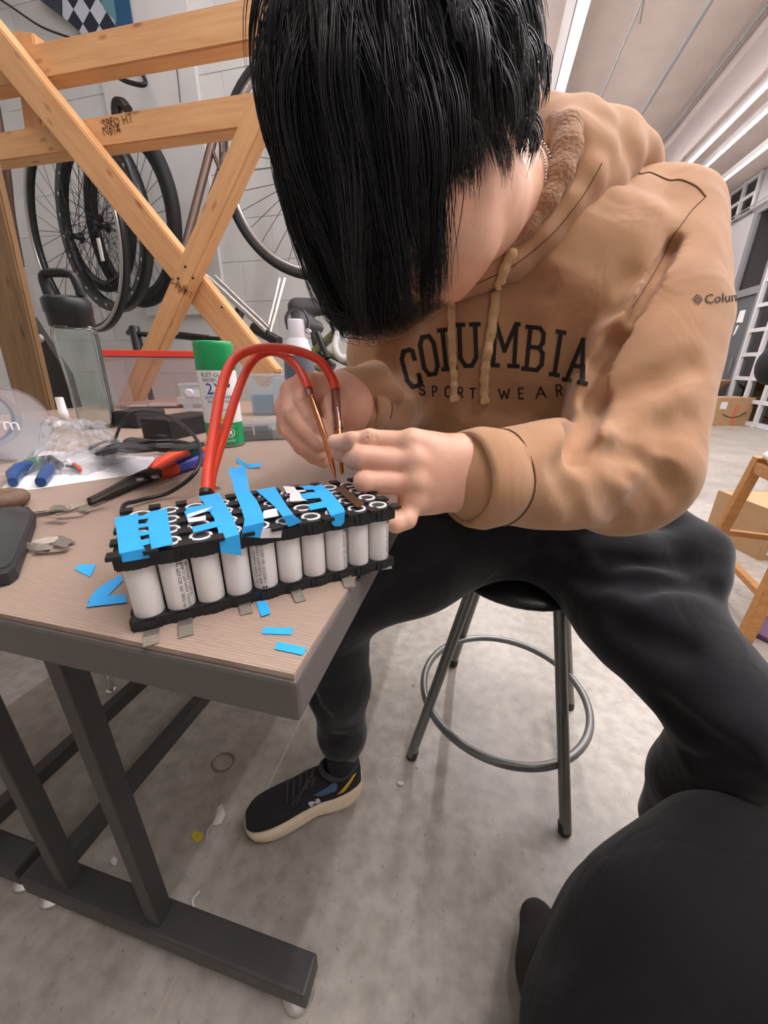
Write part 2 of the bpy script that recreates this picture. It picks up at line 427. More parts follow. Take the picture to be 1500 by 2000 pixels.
for k, (zz, r) in enumerate(((4.06, .018), (4.12, .012))):
    o = MB().tube([(XR-.07-.03*k, 6.5, zz), (XR-.07-.03*k, 12.9, zz)], r, 8).build('wall_conduit', M_lgrey)
    tag(o, ('thicker lower' if k == 0 else 'thinner upper')+' of the two grey conduits along the glazed wall', 'conduit', 'wall conduits')
# ------------------------------------------------------------------ ceiling: beam, conduits, lamps
struct(MB().box((2.52, -2, 4.40), (2.92, YF, ZC)).build('trim_2', mat('painted_beam', (186, 172, 168), .6)))
struct(MB().box((.9, 12.2, 4.3), (2.6, 12.5, ZC)).build('trim_3', M_lgrey))
M_tube = mat('lamp_diffuser', (255, 250, 252), .4, emis=TUBE)
M_tube2 = mat('lamp_diffuser_dim', (255, 250, 252), .4, emis=TUBE*.35)
def lamp(x, y0, y1, zz, label, wd=.07, grp='linear ceiling lamps', sd=.034, mt=None):
    t = empty('linear_lamp', (x, (y0+y1)/2, zz), label, 'lamp', grp)
    MB().box((x-wd*.8, y0, zz+sd+.001), (x+wd*.8, y1, zz+.10)).build('housing', M_white, t)
    MB().box((x-wd/2, y0+.02, zz-.02), (x+wd/2, y1-.02, zz+sd)).build('diffuser', mt or M_tube, t)
    for k in range(3):
        yy = y0+.4+k*(y1-y0-.8)/2
        MB().tube([(x, yy, zz+.1), (x, yy, ZC)], .006, 6).build('hanger_rod', M_lgrey, t)
    return t
lamp(.60, -.8, 12, 4.46, 'long white ceiling lamp beside the black hair', .075, sd=-.010)
lamp(3.05, -1.0, 10, 4.34, 'long ceiling lamp along the concrete beam, nearest right of it', .045, sd=-.008)
lamp(3.55, 2.6, 12, 4.5, 'middle of the three ceiling lamps right of the beam', .04, sd=-.008, mt=M_tube2)
lamp(4.18, 3.6, 12, 4.5, 'rightmost ceiling lamp, over the glazed wall', .04, sd=-.008, mt=M_tube2)
lamp(1.82, -1.3, 4.0, 4.46, 'added fill lamp, out of view above the right shoulder of the photographer', .085, sd=-.010)  # extra lamp outside the view, added to brighten sitter, hands and near floor
lamp(-2.0, -1.2, 3.0, 4.46, 'added unseen lamp over the work table near the block wall', .03, sd=-.010)  # unseen lamp, added to light the table side and the timber
MB().box((.44, 1.6, 4.5), (.53, 12, 4.56)).build('cable_tray', mat('perforated_white', (236, 232, 232), .4))
tag(bpy.data.objects['cable_tray'], 'white cable tray running beside the leftmost ceiling lamp', 'tray')
for x, r, l in ((1.85, .03, 'thick grey conduit under the ceiling between the lamps'), (1.18, .012, 'thin pale conduit under the ceiling near the head'), (2.44, .02, 'dark conduit along the left of the ceiling beam')):
    tag(MB().tube([(x, 1, 4.52), (x, 12.4, 4.52)], r, 8).build('ceiling_conduit', M_lgrey), l, 'conduit', 'ceiling conduits')
for x, y in ((1.25, 6.2),):
    tag(MB().tube([(x, y, 4.5), (x, y, ZC)], .008, 6).build('hanger_wire', M_lgrey), 'thin wire hanging from the concrete ceiling', 'wire', 'ceiling hanger wires')
# ================================================================== work table
TZ = .89
TX1, TY0 = on(574, 1317, TZ)[:2]; TX0 = -1.53; TY1 = 1.64
def wood_lam():
    m, n, b = nt('taupe_woodgrain_laminate')
    tc = n.nodes.new('ShaderNodeTexCoord'); mp = n.nodes.new('ShaderNodeMapping'); mp.inputs['Scale'].default_value = (9, 1, 1)
    wv = n.nodes.new('ShaderNodeTexWave'); wv.inputs['Scale'].default_value = 34; wv.inputs['Distortion'].default_value = 4.5; wv.inputs['Detail'].default_value = 3; wv.inputs['Detail Scale'].default_value = 2
    wv.bands_direction = 'Y'
    mp.inputs['Scale'].default_value = (.6, 5, 1)
    n.links.new(tc.outputs['Object'], mp.inputs[0]); n.links.new(mp.outputs[0], wv.inputs[0])
    cr = n.nodes.new('ShaderNodeValToRGB'); cr.color_ramp.elements[0].color = (*lin((146, 125, 111)), 1); cr.color_ramp.elements[1].color = (*lin((174, 152, 137)), 1)
    n.links.new(wv.outputs['Fac'], cr.inputs[0]); n.links.new(cr.outputs[0], b.inputs['Base Color']); b.inputs['Roughness'].default_value = .42
    return m
M_lam = wood_lam(); M_edge = mat('grey_edge_band', (92, 86, 82), .5, bump=.1, bscale=300)
M_tleg = mat('dark_powder_coat', (62, 60, 58), .5, var=.08, scale=40)
tb = empty('work_table', (-.8, .8, 0), 'taupe laminate work table with dark steel legs', 'table')
MB().box((TX0, TY0, TZ-.004), (TX1, TY1, TZ)).build('tabletop', M_lam, tb)
MB().box((TX0-.002, TY0-.002, TZ-.034), (TX1+.002, TY1+.002, TZ-.0042)).build('edge_band', M_edge, tb, bevel=.003)
# end frame: foot bar along the short end, two slanting posts, rails that run the length
f0, f1 = on(600, 1955, .0), on(20, 1690, .0); fy = f0[1]+.004
fx1 = f0[0]+.012; fx0 = on(100, 1765, 0)[0]-.035
zb0, zb1 = .045, .092
FY = fy
def endframe(fy, near):
    MB().box((fx0, fy-.026, zb0), (fx1, fy+.026, zb1)).build('foot_bar', M_tleg, tb, bevel=.005)
    for fx in (fx1-.03, fx0+.03):
        MB().lathe((fx, fy, 0), (0, 0, 1), [(0, .027), (.006, .029), (.012, .027), (.022, .014), (.03, .010), (.048, .010)], 20).build('levelling_foot', M_chrome, tb)
    for (x0, y0), (x1, y1) in (((318, 1800), (120, 1270)), ((143, 1728), (-8, 1420))):
        a = yp(x0, y0, FY); b = yp(x1, y1, FY); d = (b-a)/(b[2]-a[2]); a = a+d*(zb1-.002-a[2]); b = a+d*(TZ-.034-a[2]); a = a+V(0, fy-FY, 0); b = b+V(0, fy-FY, 0)
        w_ = .0140; e_ = .0155
        MB().hexa([a+V(-w_, -e_, 0), a+V(w_, -e_, 0), a+V(w_, e_, 0), a+V(-w_, e_, 0), b+V(-w_, -e_, 0), b+V(w_, -e_, 0), b+V(w_, e_, 0), b+V(-w_, e_, 0)]).build('post', M_tleg, tb, bevel=.003)
    MB().box((-1.1, fy-.03, TZ-.06), (-.25, fy+.03, TZ-.034)).build('top_bracket', M_tleg, tb)
endframe(fy, True); endframe(1.53, False)
g2 = on(58, 1716, 0)
MB().box((g2[0]-.5, g2[1]-.026, zb0), (g2[0]+.035, g2[1]+.026, zb1)).build('foot_bar', M_tleg, tb, bevel=.005)
MB().lathe((g2[0], g2[1], 0), (0, 0, 1), [(0, .027), (.006, .029), (.012, .027), (.022, .014), (.03, .010), (.048, .010)], 20).build('levelling_foot', M_chrome, tb)
rz_ = .112; ra_ = on(300, 1475, rz_); rb_ = on(145, 1450, rz_)
for xx in (ra_[0], rb_[0]):
    MB().box((xx-.017, fy+.0, rz_-.018), (xx+.017, 1.51, rz_+.018)).build('long_rail', M_tleg, tb, bevel=.003)
# ================================================================== metal stool under the sitter
S4 = [on(*p, 0) for p in ((1103, 1627), (803, 1480), (885, 1298), (1112, 1382))]
sc = sum(S4)/4; SEAT = .565
M_stool = mat('grey_tube', (122, 122, 120), .38, .55, var=.07, scale=50)
st = empty('metal_stool', (sc[0], sc[1], 0), 'grey tubular metal stool with a foot ring under the sitter', 'stool')
for q in S4:
    d = (q-sc); top = sc+d*.47+V(0, 0, SEAT)
    MB().tube([q+V(0, 0, .012), top], .0135, 14).build('leg', M_stool, st)
    MB().lathe(q, nrm(top-q), [(0, .012), (.004, .0150), (.028, .0150), (.03, .0135)], 14).build('foot_cap', mat('dark_rubber', (48, 46, 44), .7), st)
RZ = .163
rr_ = np.mean([np.linalg.norm((q-sc)) for q in S4])*(1-.53*RZ/SEAT)-.012
MB().tube([sc+V(rr_*math.cos(t), rr_*math.sin(t), RZ) for t in np.linspace(0, 2*math.pi, 65)[:-1]], .0105, 12, closed=True).build('foot_ring', M_stool, st)
MB().lathe(sc+V(0, 0, SEAT), (0, 0, 1), [(-.012, .13), (-.01, .165), (.0, .175), (.012, .172), (.016, .15)], 32).build('seat', M_black, st)

# ================================================================== battery pack
P0, P1 = on(264, 1236, TZ), on(768, 1106, TZ)
e1 = nrm(P1-P0); e2 = V(-e1[1], e1[0], 0); ez = V(0, 0, 1)
PL = np.linalg.norm(P1-P0); PWd = .084; PH = .0535; NX, NYr = 10, 4
def pk(u, w_, z): return P0+e1*u+e2*w_+ez*z
M_hold = mat('black_holder', (24, 25, 28), .38, bump=.05)
M_cell = mat('cell_wrap', (232, 228, 224), .42)
M_ink = mat('black_print', (40, 38, 40), .6)
M_nick = mat('nickel_strip', (172, 164, 152), .40, .75, var=.12, scale=200)
M_tape = mat('blue_masking_tape', (44, 172, 244), .5, var=.04, scale=60, bump=.15, bscale=500)
M_whitep = mat('white_backing', (226, 226, 226), .5)
bp = empty('battery_pack', P0+e1*PL/2+e2*PWd/2, 'block of pale cylindrical cells in black holders with blue tape on top', 'battery')
pitch = PL/NX; cr_ = pitch*.475; cz0, cz1 = .006, PH-.006
cme = None
prow = PWd/NYr
for j in range(NYr):
    for i in range(NX):
        c = pk(pitch*(i+.5), prow*(j+.5), 0)
        if cme is None:
            o = MB().lathe((0, 0, 0), (0, 0, 1), [(cz0-.003, cr_*.9), (cz0, cr_), (cz1, cr_), (cz1+.004, cr_*.86)], 28).build('cell', M_cell, bp); cme = o.data
        else:
            o = bpy.data.objects.new('cell', cme); COL.objects.link(o); o.parent = bp
        o.location = Vector(c)-Vector(bp.location)
for nm, za, zb in (('bottom_holder', 0.0, .0075), ('top_holder', PH-.0095, PH)):
    b_ = MB()
    # tray with scalloped sides
    b_.hexa([pk(-.0008, .0, za), pk(PL+.0008, .0, za), pk(PL+.0008, PWd, za), pk(-.0008, PWd, za), pk(-.0008, .0, zb), pk(PL+.0008, .0, zb), pk(PL+.0008, PWd, zb), pk(-.0008, PWd, zb)])
    for i in range(NX):
        for q in (.30, .5, .70):
            u = pitch*(i+q); wq = .0016 if q == .5 else .0010
            b_.hexa([pk(u-pitch*.13, -wq, za), pk(u+pitch*.13, -wq, za), pk(u+pitch*.13, PWd+wq, za), pk(u-pitch*.13, PWd+wq, za), pk(u-pitch*.13, -wq, zb-.0006), pk(u+pitch*.13, -wq, zb-.0006), pk(u+pitch*.13, PWd+wq, zb-.0006), pk(u-pitch*.13, PWd+wq, zb-.0006)])
    for j in range(NYr):
        for q in (.25, .75):
            w0 = prow*(j+q)
            b_.hexa([pk(-.0022, w0-prow*.12, za), pk(PL+.0022, w0-prow*.12, za), pk(PL+.0022, w0+prow*.12, za), pk(-.0022, w0+prow*.12, za), pk(-.0022, w0-prow*.12, zb-.0006), pk(PL+.0022, w0-prow*.12, zb-.0006), pk(PL+.0022, w0+prow*.12, zb-.0006), pk(-.0022, w0+prow*.12, zb-.0006)])
    b_.build(nm, M_hold, bp)
# raised lattice between the cell mouths, insulating rings and dull cell ends
b_ = MB()
for i in range(NX+1):
    for j in range(NYr+1):
        b_.obox(pk(pitch*i, prow*j, PH+.0011), e1, e2, ez, pitch*.42, prow*.42, .0022)
b_.build('lattice', M_hold, bp)
M_end = mat('cell_end', (72, 72, 76), .35, .6)
rme = ime = None
for j in range(NYr):
    for i in range(NX):
        c = pk(pitch*(i+.5), prow*(j+.5), PH)
        for nm in ('insulator_ring', 'cell_end'):
            me = rme if nm == 'insulator_ring' else ime
            if me is None:
                q = MB()
                if nm == 'insulator_ring': q.lathe((0, 0, 0), (0, 0, 1), [(.0002, cr_*.82), (.0009, cr_*.80), (.0009, cr_*.60), (.0002, cr_*.58)], 24, cap=False)
                else: q.lathe((0, 0, 0), (0, 0, 1), [(.0001, cr_*.59), (.0006, cr_*.58), (.0006, cr_*.2), (.0006, .00001)], 20, cap=False)
                o = q.build(nm, M_whitep if nm == 'insulator_ring' else M_end, bp)
                if nm == 'insulator_ring': rme = o.data
                else: ime = o.data
            else: o = bpy.data.objects.new(nm, me); COL.objects.link(o); o.parent = bp
            o.location = Vector(c)-Vector(bp.location)
# print on the cell wraps
def wrap_text(s, i, ang0, zt, size, up=1, parent=bp):
    v, f, wd = text2d(s, size)
    c = pk(pitch*(i+.5), prow*.5, 0); R_ = cr_+.0002; P = []
    for p in v:     # reading downwards (up=-1) or upwards (up=1)
        an = ang0-up*(p[1])/R_*-1 if up > 0 else ang0-(p[1])/R_
        zz = zt+up*p[0]; P.append(c+R_*(math.sin(an)*e1-math.cos(an)*e2)+ez*zz)
    MB().add(P, f).build('printed_text', M_ink, parent)
for i, a0, up in ((1, .35, -1), (4, -.30, 1), (7, .55, -1), (9, .60, -1)):
    zt = (cz1-.007) if up < 0 else cz0+.006
    for k, s in enumerate(('+ MOLICEL 092 20221 07 C', 'INR-21700-M42A 3.6V/4.2', 'Ah 15.5Wh 21700 E1')[:(3 if i in (1, 4) else 2)]):
        wrap_text(s, i, a0+(.33*k if up < 0 else -.33*k), zt-(0 if up < 0 else 0), .0030, up)
    q = MB()
    for a in range(5):
        for b2 in range(5):
            if (a*7+b2*5+a*b2) % 3 != 1:
                c = pk(pitch*(i+.5), prow*.5, 0); an = a0-.1+.07*b2; zz = (cz1-.0065+.0008*a) if up < 0 else (cz0+.001+.0008*a)
                cc = c+(cr_+.0002)*(math.sin(an)*e1-math.cos(an)*e2)+ez*zz
                q.obox(cc, nrm(math.cos(an)*e1+math.sin(an)*e2), nrm(math.sin(an)*e1-math.cos(an)*e2), ez, .0007, .0003, .0007)
    q.build('printed_mark', M_ink, bp)
# welded strip ends that stick out below
for i, ((x0, y0), (x1, y1), wd) in enumerate((((297, 1236), (295, 1260), .0085), ((362, 1212), (364, 1243), .0085), ((476, 1178), (482, 1199), .008), ((572, 1150), (588, 1175), .008), ((667, 1112), (684, 1147), .0085), ((744, 1092), (756, 1112), .009))):
    a, b = on(x0, y0-6, TZ+.0006), on(x1, y1, TZ+.0006); s_ = nrm(np.cross(b-a, ez))*wd/2
    MB().ribbon([a+s_, (a+b)/2+s_+ez*.001, b+s_], [a-s_, (a+b)/2-s_+ez*.001, b-s_], .0003).build('strip_tab', M_nick, bp)
# blue tape on the pack: outlines on the top plane, with flaps over the front edge
zt = TZ+PH+.0026
def topq(poly, dz=0.0, th=.0003, mt=None, name='tape_strip'):
    P = [on(x, y, zt+dz) for x, y in poly]
    MB().prism(P, (0, 0, th)).build(name, mt or M_tape, bp)
def frontpt(x, y, off=-.0022):
    """pixel onto the vertical plane just in front of the pack"""
    p = P0+e2*off; d = ray(x, y); t = ((p-CC)@e2)/(d@e2); return CC+t*d
def strip(top, flap=None, dz=0.0, name='tape_strip', mt=None):
    """top: list of (left px, right px) from the rear to the front edge; flap: same on the front face"""
    L = [on(*a, zt+dz+.0002*math.sin(i*2.1)) for i, (a, b) in enumerate(top)]; R_ = [on(*b, zt+dz+.0002*math.cos(i*1.7)) for i, (a, b) in enumerate(top)]
    if flap:
        L += [frontpt(*a) for a, b in flap]; R_ += [frontpt(*b) for a, b in flap]
    MB().ribbon(L, R_, .0003).build(name, mt or M_tape, bp)
strip([((224, 1012), (270, 1003)), ((228, 1040), (271, 1034)), ((231, 1068), (277, 1062))], [((233, 1082), (283, 1072)), ((240, 1098), (293, 1089))])
strip([((288, 1001), (326, 993)), ((290, 1035), (331, 1027)), ((294, 1062), (336, 1052))], [((296, 1073), (338, 1063))])
for y0 in (1011, 1027, 1043): topq([(268, y0-2), (292, y0-6), (293, y0+1), (269, y0+5)], .0002)
topq([(272, 1056), (292, 1052), (293, 1062), (274, 1068)], .0002)
strip([((388, 970), (428, 963)), ((403, 990), (440, 985)), ((418, 1012), (452, 1004)), ((426, 1036), (461, 1026))], [((428, 1055), (468, 1044)), ((431, 1078), (472, 1085))])
topq([(362, 992), (412, 985), (416, 998), (366, 1006)], .0003); topq([(375, 1030), (430, 1016), (433, 1027), (378, 1041)], .0003)
topq([(360, 1000), (372, 996), (376, 1020), (366, 1016)], .0006); topq([(366, 1005), (415, 990), (400, 1000), (366, 1012)], .0012, mt=M_whitep, name='white_backing')
topq([(366, 1013), (402, 1008), (402, 1016), (368, 1021)], .0010, mt=M_whitep, name='white_backing')
# the strip that stands up behind and folds down over the front
zz = zt
a0 = pk(PL*.50, PWd*.62, PH+.003)
L = [at(445, 916, .345), at(452, 935, .338), at(458, 960, .326), on(468, 985, zt+.0012), on(478, 1015, zt+.0008)]
R_ = [at(478, 911, .345), at(484, 935, .338), at(487, 958, .326), on(503, 980, zt+.0012), on(514, 1005, zt+.0008)]
L += [frontpt(475, 1030), frontpt(471, 1048)]; R_ += [frontpt(516, 1020), frontpt(511, 1050)]
MB().ribbon(L, R_, .0003).build('tape_strip', M_tape, bp)
strip([((500, 958), (537, 951)), ((520, 975), (546, 966)), ((540, 993), (560, 988))], [((552, 1010), (573, 1005)), ((564, 1029), (590, 1019))], .0004)
topq([(515, 998), (540, 993), (545, 1008), (512, 1014)], .0003, mt=M_whitep, name='white_backing')
P = [frontpt(512, 1033), frontpt(551, 1031), frontpt(549, 1050), frontpt(508, 1051)]; MB().prism(P, -e2*.0003).build('white_backing', M_whitep, bp)
strip([((608, 952), (628, 946)), ((622, 968), (646, 962)), ((633, 985), (660, 978)), ((642, 1000), (671, 992))], [((646, 1008), (674, 1000)), ((648, 1024), (672, 1020)), ((655, 1028), (666, 1027))], .0004)
topq([(580, 966), (625, 960), (630, 972), (582, 977)], .0004); topq([(602, 985), (640, 978), (642, 990), (606, 997)], .0004); topq([(575, 952), (610, 948), (622, 956), (580, 958)], .0008)
topq([(553, 950), (590, 952), (598, 960), (560, 964)], .0008, mt=M_whitep, name='white_backing'); topq([(566, 962), (584, 958), (590, 974), (600, 978), (566, 980)], .0010, mt=M_whitep, name='white_backing')
topq([(656, 955), (668, 948), (712, 985), (698, 992)], .0012, th=.0004, mt=mat('warm_nickel', (120, 92, 70), .35, .8), name='nickel_strip')
# ================================================================== things on the table
def onT(x, y, dz=0.0): return on(x, y, TZ+dz)
def flat(name, poly, mt, label, cat, group=None, dz=.0004, th=.0003, curl=0.0):
    P = [onT(x, y, dz) for x, y in poly]; n = len(P); c = sum(P)/n
    if curl and n == 4:
        L = [P[0]+(P[3]-P[0])*t+ez*curl*(2*t-1)**2 for t in np.linspace(0, 1, 6)]; R_ = [P[1]+(P[2]-P[1])*t+ez*curl*(2*t-1)**2 for t in np.linspace(0, 1, 6)]
        o = MB().ribbon(R_, L, th).build(name, mt)
    else: o = MB().prism(P, (0, 0, th)).build(name, mt)
    return tag(o, label, cat, group)
TS = 'blue tape scraps on the table'
flat('tape_scrap', [(146, 1112), (155, 1103), (188, 1103), (176, 1127)], M_tape, 'small blue tape scrap left of the pack, apart from the others', 'tape', TS)
flat('tape_scrap', [(171, 1175), (190, 1150), (236, 1122), (240, 1135), (200, 1175)], M_tape, 'blue tape scrap poking out behind the left end of the pack', 'tape', TS)
flat('tape_scrap', [(168, 1186), (182, 1168), (244, 1160), (248, 1177)], M_tape, 'blue tape scrap lying against the left foot of the pack', 'tape', TS, dz=.0010)
flat('tape_scrap', [(501, 1178), (521, 1176), (529, 1199), (511, 1206)], M_tape, 'small blue tape square in front of the pack', 'tape', TS, curl=.001)
flat('tape_scrap', [(515, 1226), (573, 1227), (569, 1240), (511, 1238)], M_tape, 'flat blue tape strip, middle of three before the pack', 'tape', TS)
flat('tape_scrap', [(543, 1254), (599, 1266), (591, 1280), (536, 1268)], M_tape, 'blue tape strip nearest the table corner', 'tape', TS)
a = [onT(464, 897, .003), onT(475, 906, .0), onT(490, 911, .001), onT(512, 908, .004)]
a = spline(a, 4); o = MB().ribbon([p+ez*.004 for p in a], [p+V(.003, -.010, .0) for p in a], .0003).build('tape_scrap', M_tape)
tag(o, 'curled blue tape sliver behind the pack near the spray can', 'tape', TS)
# nickel offcuts by the plier jaws and by the phone
k = 0
OFF = [(92, 1002, 40, 8, 6), (120, 996, 36, 9, -8), (140, 1008, 38, 9, 5), (150, 990, 30, 8, 20), (110, 1016, 34, 9, -4), (165, 1000, 30, 8, -20), (80, 1006, 34, 7, 10), (185, 978, 34, 8, -14), (190, 992, 24, 7, 15),
       (75, 1072, 46, 9, -6), (100, 1080, 44, 9, 4), (120, 1068, 44, 8, -16), (128, 1056, 40, 8, -24), (90, 1062, 30, 8, 8), (425, 948, 26, 5, -28)]
rel = ['leftmost of the heap at', 'on top of the heap at', 'in the middle of the heap at', 'highest in the heap at', 'lowest in the heap at', 'right side of the heap at', 'farthest left in the heap at', 'right under', 'just right of', 'beside the phone, lowest', 'beside the phone, largest', 'beside the phone, upper right', 'beside the phone, rightmost', 'beside the phone, nearest it', '']
for x, y, l, w_, an in OFF:
    c = onT(x, y, .0006+.0007*(k % 5)); d = nrm(onT(x+math.cos(math.radians(an))*20, y-math.sin(math.radians(an))*20)-onT(x, y)); s_ = nrm(nrm(np.cross(ez, d))+ez*(.55 if k % 2 else -.45)); c = c+ez*.0022
    L_ = l/745*np.linalg.norm(c-CC); W_ = .0068
    tl = ez*.002*((k % 3)-.6)
    pa_, pb_ = c-d*L_/2, c+d*L_/2+tl
    if pa_[2] < TZ+.0004: pa_[2] = TZ+.0004
    if pb_[2] < TZ+.0004: pb_[2] = TZ+.0004
    o = MB().ribbon([pa_-s_*W_/2, pa_*.5+pb_*.5-s_*W_/2+ez*.0006, pb_-s_*W_/2], [pa_+s_*W_/2, pa_*.5+pb_*.5+s_*W_/2+ez*.0006, pb_+s_*W_/2], .0003).build('nickel_offcut', M_nick)
    lab = ('grey nickel strip offcut '+rel[k]+(' the plier jaws' if k < 9 else '')) if k < 14 else 'lone grey nickel offcut on the table behind the pack'
    tag(o, lab, 'metal strip', 'nickel strip offcuts'); k += 1
# ------------------------------------------------------------------ spray can
cb = onT(443, 869); CR, CH = .0365, .152
can = empty('spray_can', cb, 'spray paint can with a green cap and a white and green label', 'spray can')
M_green = mat('green_cap', (12, 148, 84), .35); M_lab = mat('can_label', (232, 232, 230), .35)
MB().lathe(cb, ez, [(0, CR*.94), (.002, CR), (.004, CR*1.01), (.006, CR)], 36).build('base_rim', M_steel, can)
MB().lathe(cb, ez, [(.006, CR), (.050, CR)], 48, cap=False).build('green_label_band', M_green, can)
MB().lathe(cb, ez, [(.050, CR), (.146, CR), (.152, CR*.97)], 48).build('body', M_lab, can)
MB().lathe(cb, ez, [(.150, CR*1.0), (.153, CR*1.01), (.192, CR*.99), (.199, CR*.97), (.202, CR*.92), (.2025, .0001)], 48, cap=False).build('cap', M_green, can)
toc = nrm(V(CC[0]-cb[0], CC[1]-cb[1], 0)); rgt = np.cross(ez, toc)
def oncan(name, v, f, x0, z0, mt, dr=.0004):
    P = []
    for p in v:
        an = (x0+p[0])/CR; P.append(cb+(CR+dr)*(math.sin(an)*rgt+math.cos(an)*toc)+ez*(z0+p[1]))
    return MB().add(P, f).build(name, mt, can)
def cantext(s, x0, z0, size, mt, center=True, sx=1.0, dr=.0004):
    v, f, wd = text2d(s, size); v = v.copy(); v[:, 0] *= sx
    oncan('label_text', v, f, x0-(wd*sx/2 if center else 0), z0, mt, dr)
M_navy = mat('label_navy', (30, 70, 160), .4); M_yel = mat('label_yellow', (240, 214, 40), .4); M_wht = mat('label_white', (235, 238, 235), .4)
X0 = -.004
cantext('RUST-OLEUM', X0, .1375, .0110, M_ink, sx=.85); cantext("PAINTER'S TOUCH", X0, .1285, .0095, M_ink, sx=.66)
cantext('2X', X0-.003, .1055, .030, M_navy, sx=1.0, dr=.0006); cantext('ULTRA COVER', X0, .0965, .0090, M_navy, sx=.9); cantext('PAINT+PRIMER', X0, .0895, .0062, M_ink)
cantext('GLOSS', X0+.012, .074, .006, M_ink); cantext('EXTREME DANGER', X0+.002, .0125, .0062, M_wht, sx=.78); cantext('340 g', X0+.018, .042, .005, M_wht)
def grid2(x0, x1, y0, y1, n=8):
    v = [(x0+(x1-x0)*i/n, y) for y in (y0, y1) for i in range(n+1)]; return v, [(i, i+1, n+2+i, n+1+i) for i in range(n)]
v, f = grid2(-.006, .022, .053, .0605); oncan('yellow_stripe', v, f, X0, 0, M_yel); cantext('BONDS TO PLASTIC', X0+.008, .0550, .0036, M_ink, dr=.0008)
v = [(math.cos(t), math.sin(t)) for t in np.linspace(math.pi, 0, 20)]; arc = []
for q, r_ in ((0, 1.0), (1, .9)): arc += [(p[0]*.021, p[1]*.006*r_-(.0 if not q else .0002)) for p in v]
oncan('label_arc', arc, [(i, i+1, 21+i, 20+i) for i in range(19)], X0, .104, M_navy)
# two hazard marks: triangle on its point and octagon
def ringpoly(n, r, a0, wid): return [((r-wid*q)*math.cos(a0+2*math.pi*i/n), (r-wid*q)*math.sin(a0+2*math.pi*i/n)) for q in (0, 1) for i in range(n)], [(i, (i+1) % n, n+(i+1) % n, n+i) for i in range(n)]
v, f = ringpoly(3, .0105, -math.pi/2, .002); oncan('hazard_triangle', v, f, X0-.007, .030, M_wht)
v = [(0, 0)]+[((.0048 if i % 2 else .0022)*math.cos(i*math.pi/7), (.0048 if i % 2 else .0022)*math.sin(i*math.pi/7)) for i in range(14)]
oncan('hazard_burst', v, [(0, 1+i, 1+(i+1) % 14) for i in range(14)], X0-.007, .0305, M_wht)
v, f = ringpoly(8, .0098, math.pi/8, .0016); oncan('hazard_octagon', v, f, X0+.014, .030, M_wht)
v = [(0, .0015)]+[(.0042*math.cos(t), .0015+.0036*math.sin(t)) for t in np.linspace(0, 2*math.pi, 15)[:-1]]
oncan('hazard_skull', v, [(0, 1+i, 1+(i+1) % 14) for i in range(14)], X0+.014, .030, M_wht)
for sg in (-1, 1):
    v = [(-.006, -.0055*sg-.0006), (.006, .0005*sg-.0036-.0006), (.006, .0005*sg-.0036+.0006), (-.006, -.0055*sg+.0006)]
    v = [(-.006, -.004-.002*sg-.0006), (.006, -.004+.002*sg-.0006), (.006, -.004+.002*sg+.0006), (-.006, -.004-.002*sg+.0006)]
    oncan('hazard_bone', v, [(0, 1, 2, 3)], X0+.014, .030, M_wht)
v = [(0, 0)]+[(.0045*math.cos(t), .0045*math.sin(t)) for t in np.linspace(0, 2*math.pi, 15)[:-1]]
oncan('label_seal', v, [(0, 1+i, 1+(i+1) % 14) for i in range(14)], X0+.022, .122, mat('seal_brown', (96, 74, 50), .5))
# ------------------------------------------------------------------ clear bottle with the black loop lid
bb = onT(193, 834); bt = np.linalg.norm(bb-CC)
M_clear = clear('clear_bottle', (240, 246, 244), .06, .04, .05, (200, 214, 210))
bo = empty('water_bottle', bb, 'clear squarish water bottle with a black loop-handle lid', 'bottle')
bx_ = nrm(onT(210, 845)-bb)
BHt = .245
MB().lathe(bb, ez, [(0, .034), (.006, .039), (.05, .041), (.13, .0425), (BHt-.03, .046), (BHt-.012, .045), (BHt, .040)], 32, sq=5, xdir=bx_, cap=False).build('body', M_clear, bo)
MB().lathe(bb, ez, [(.003, .0001), (.003, .033)], 32, sq=5, xdir=bx_, cap=False).build('base', M_clear, bo)
MB().lathe(bb, ez, [(BHt-.004, .041), (BHt, .0465), (BHt+.026, .0475), (BHt+.030, .0495), (BHt+.056, .0500), (BHt+.064, .043), (BHt+.065, .0001)], 40, cap=False).build('lid', M_black, bo)
hc = bb+ez*(BHt+.068)
hx = nrm(RT-ez*(RT@ez)); MB().tube(spline([hc-hx*.040, hc-hx*.042+ez*.03, hc-hx*.034+ez*.044, hc+ez*.047, hc+hx*.028+ez*.043, hc+hx*.036+ez*.022, hc+hx*.039-ez*.002], 6), .0095, 10).build('loop_handle', M_black, bo)
v, f, wd = text2d('Y', .012); P = [bb+nrm(CC-bb-ez*(CC-bb)[2])*.0515+hx*(p[0]-.02)+ez*(p[1]+.02) for p in v]; MB().add(P, f).build('printed_mark', mat('pale_print', (225, 235, 235), .5), bo)
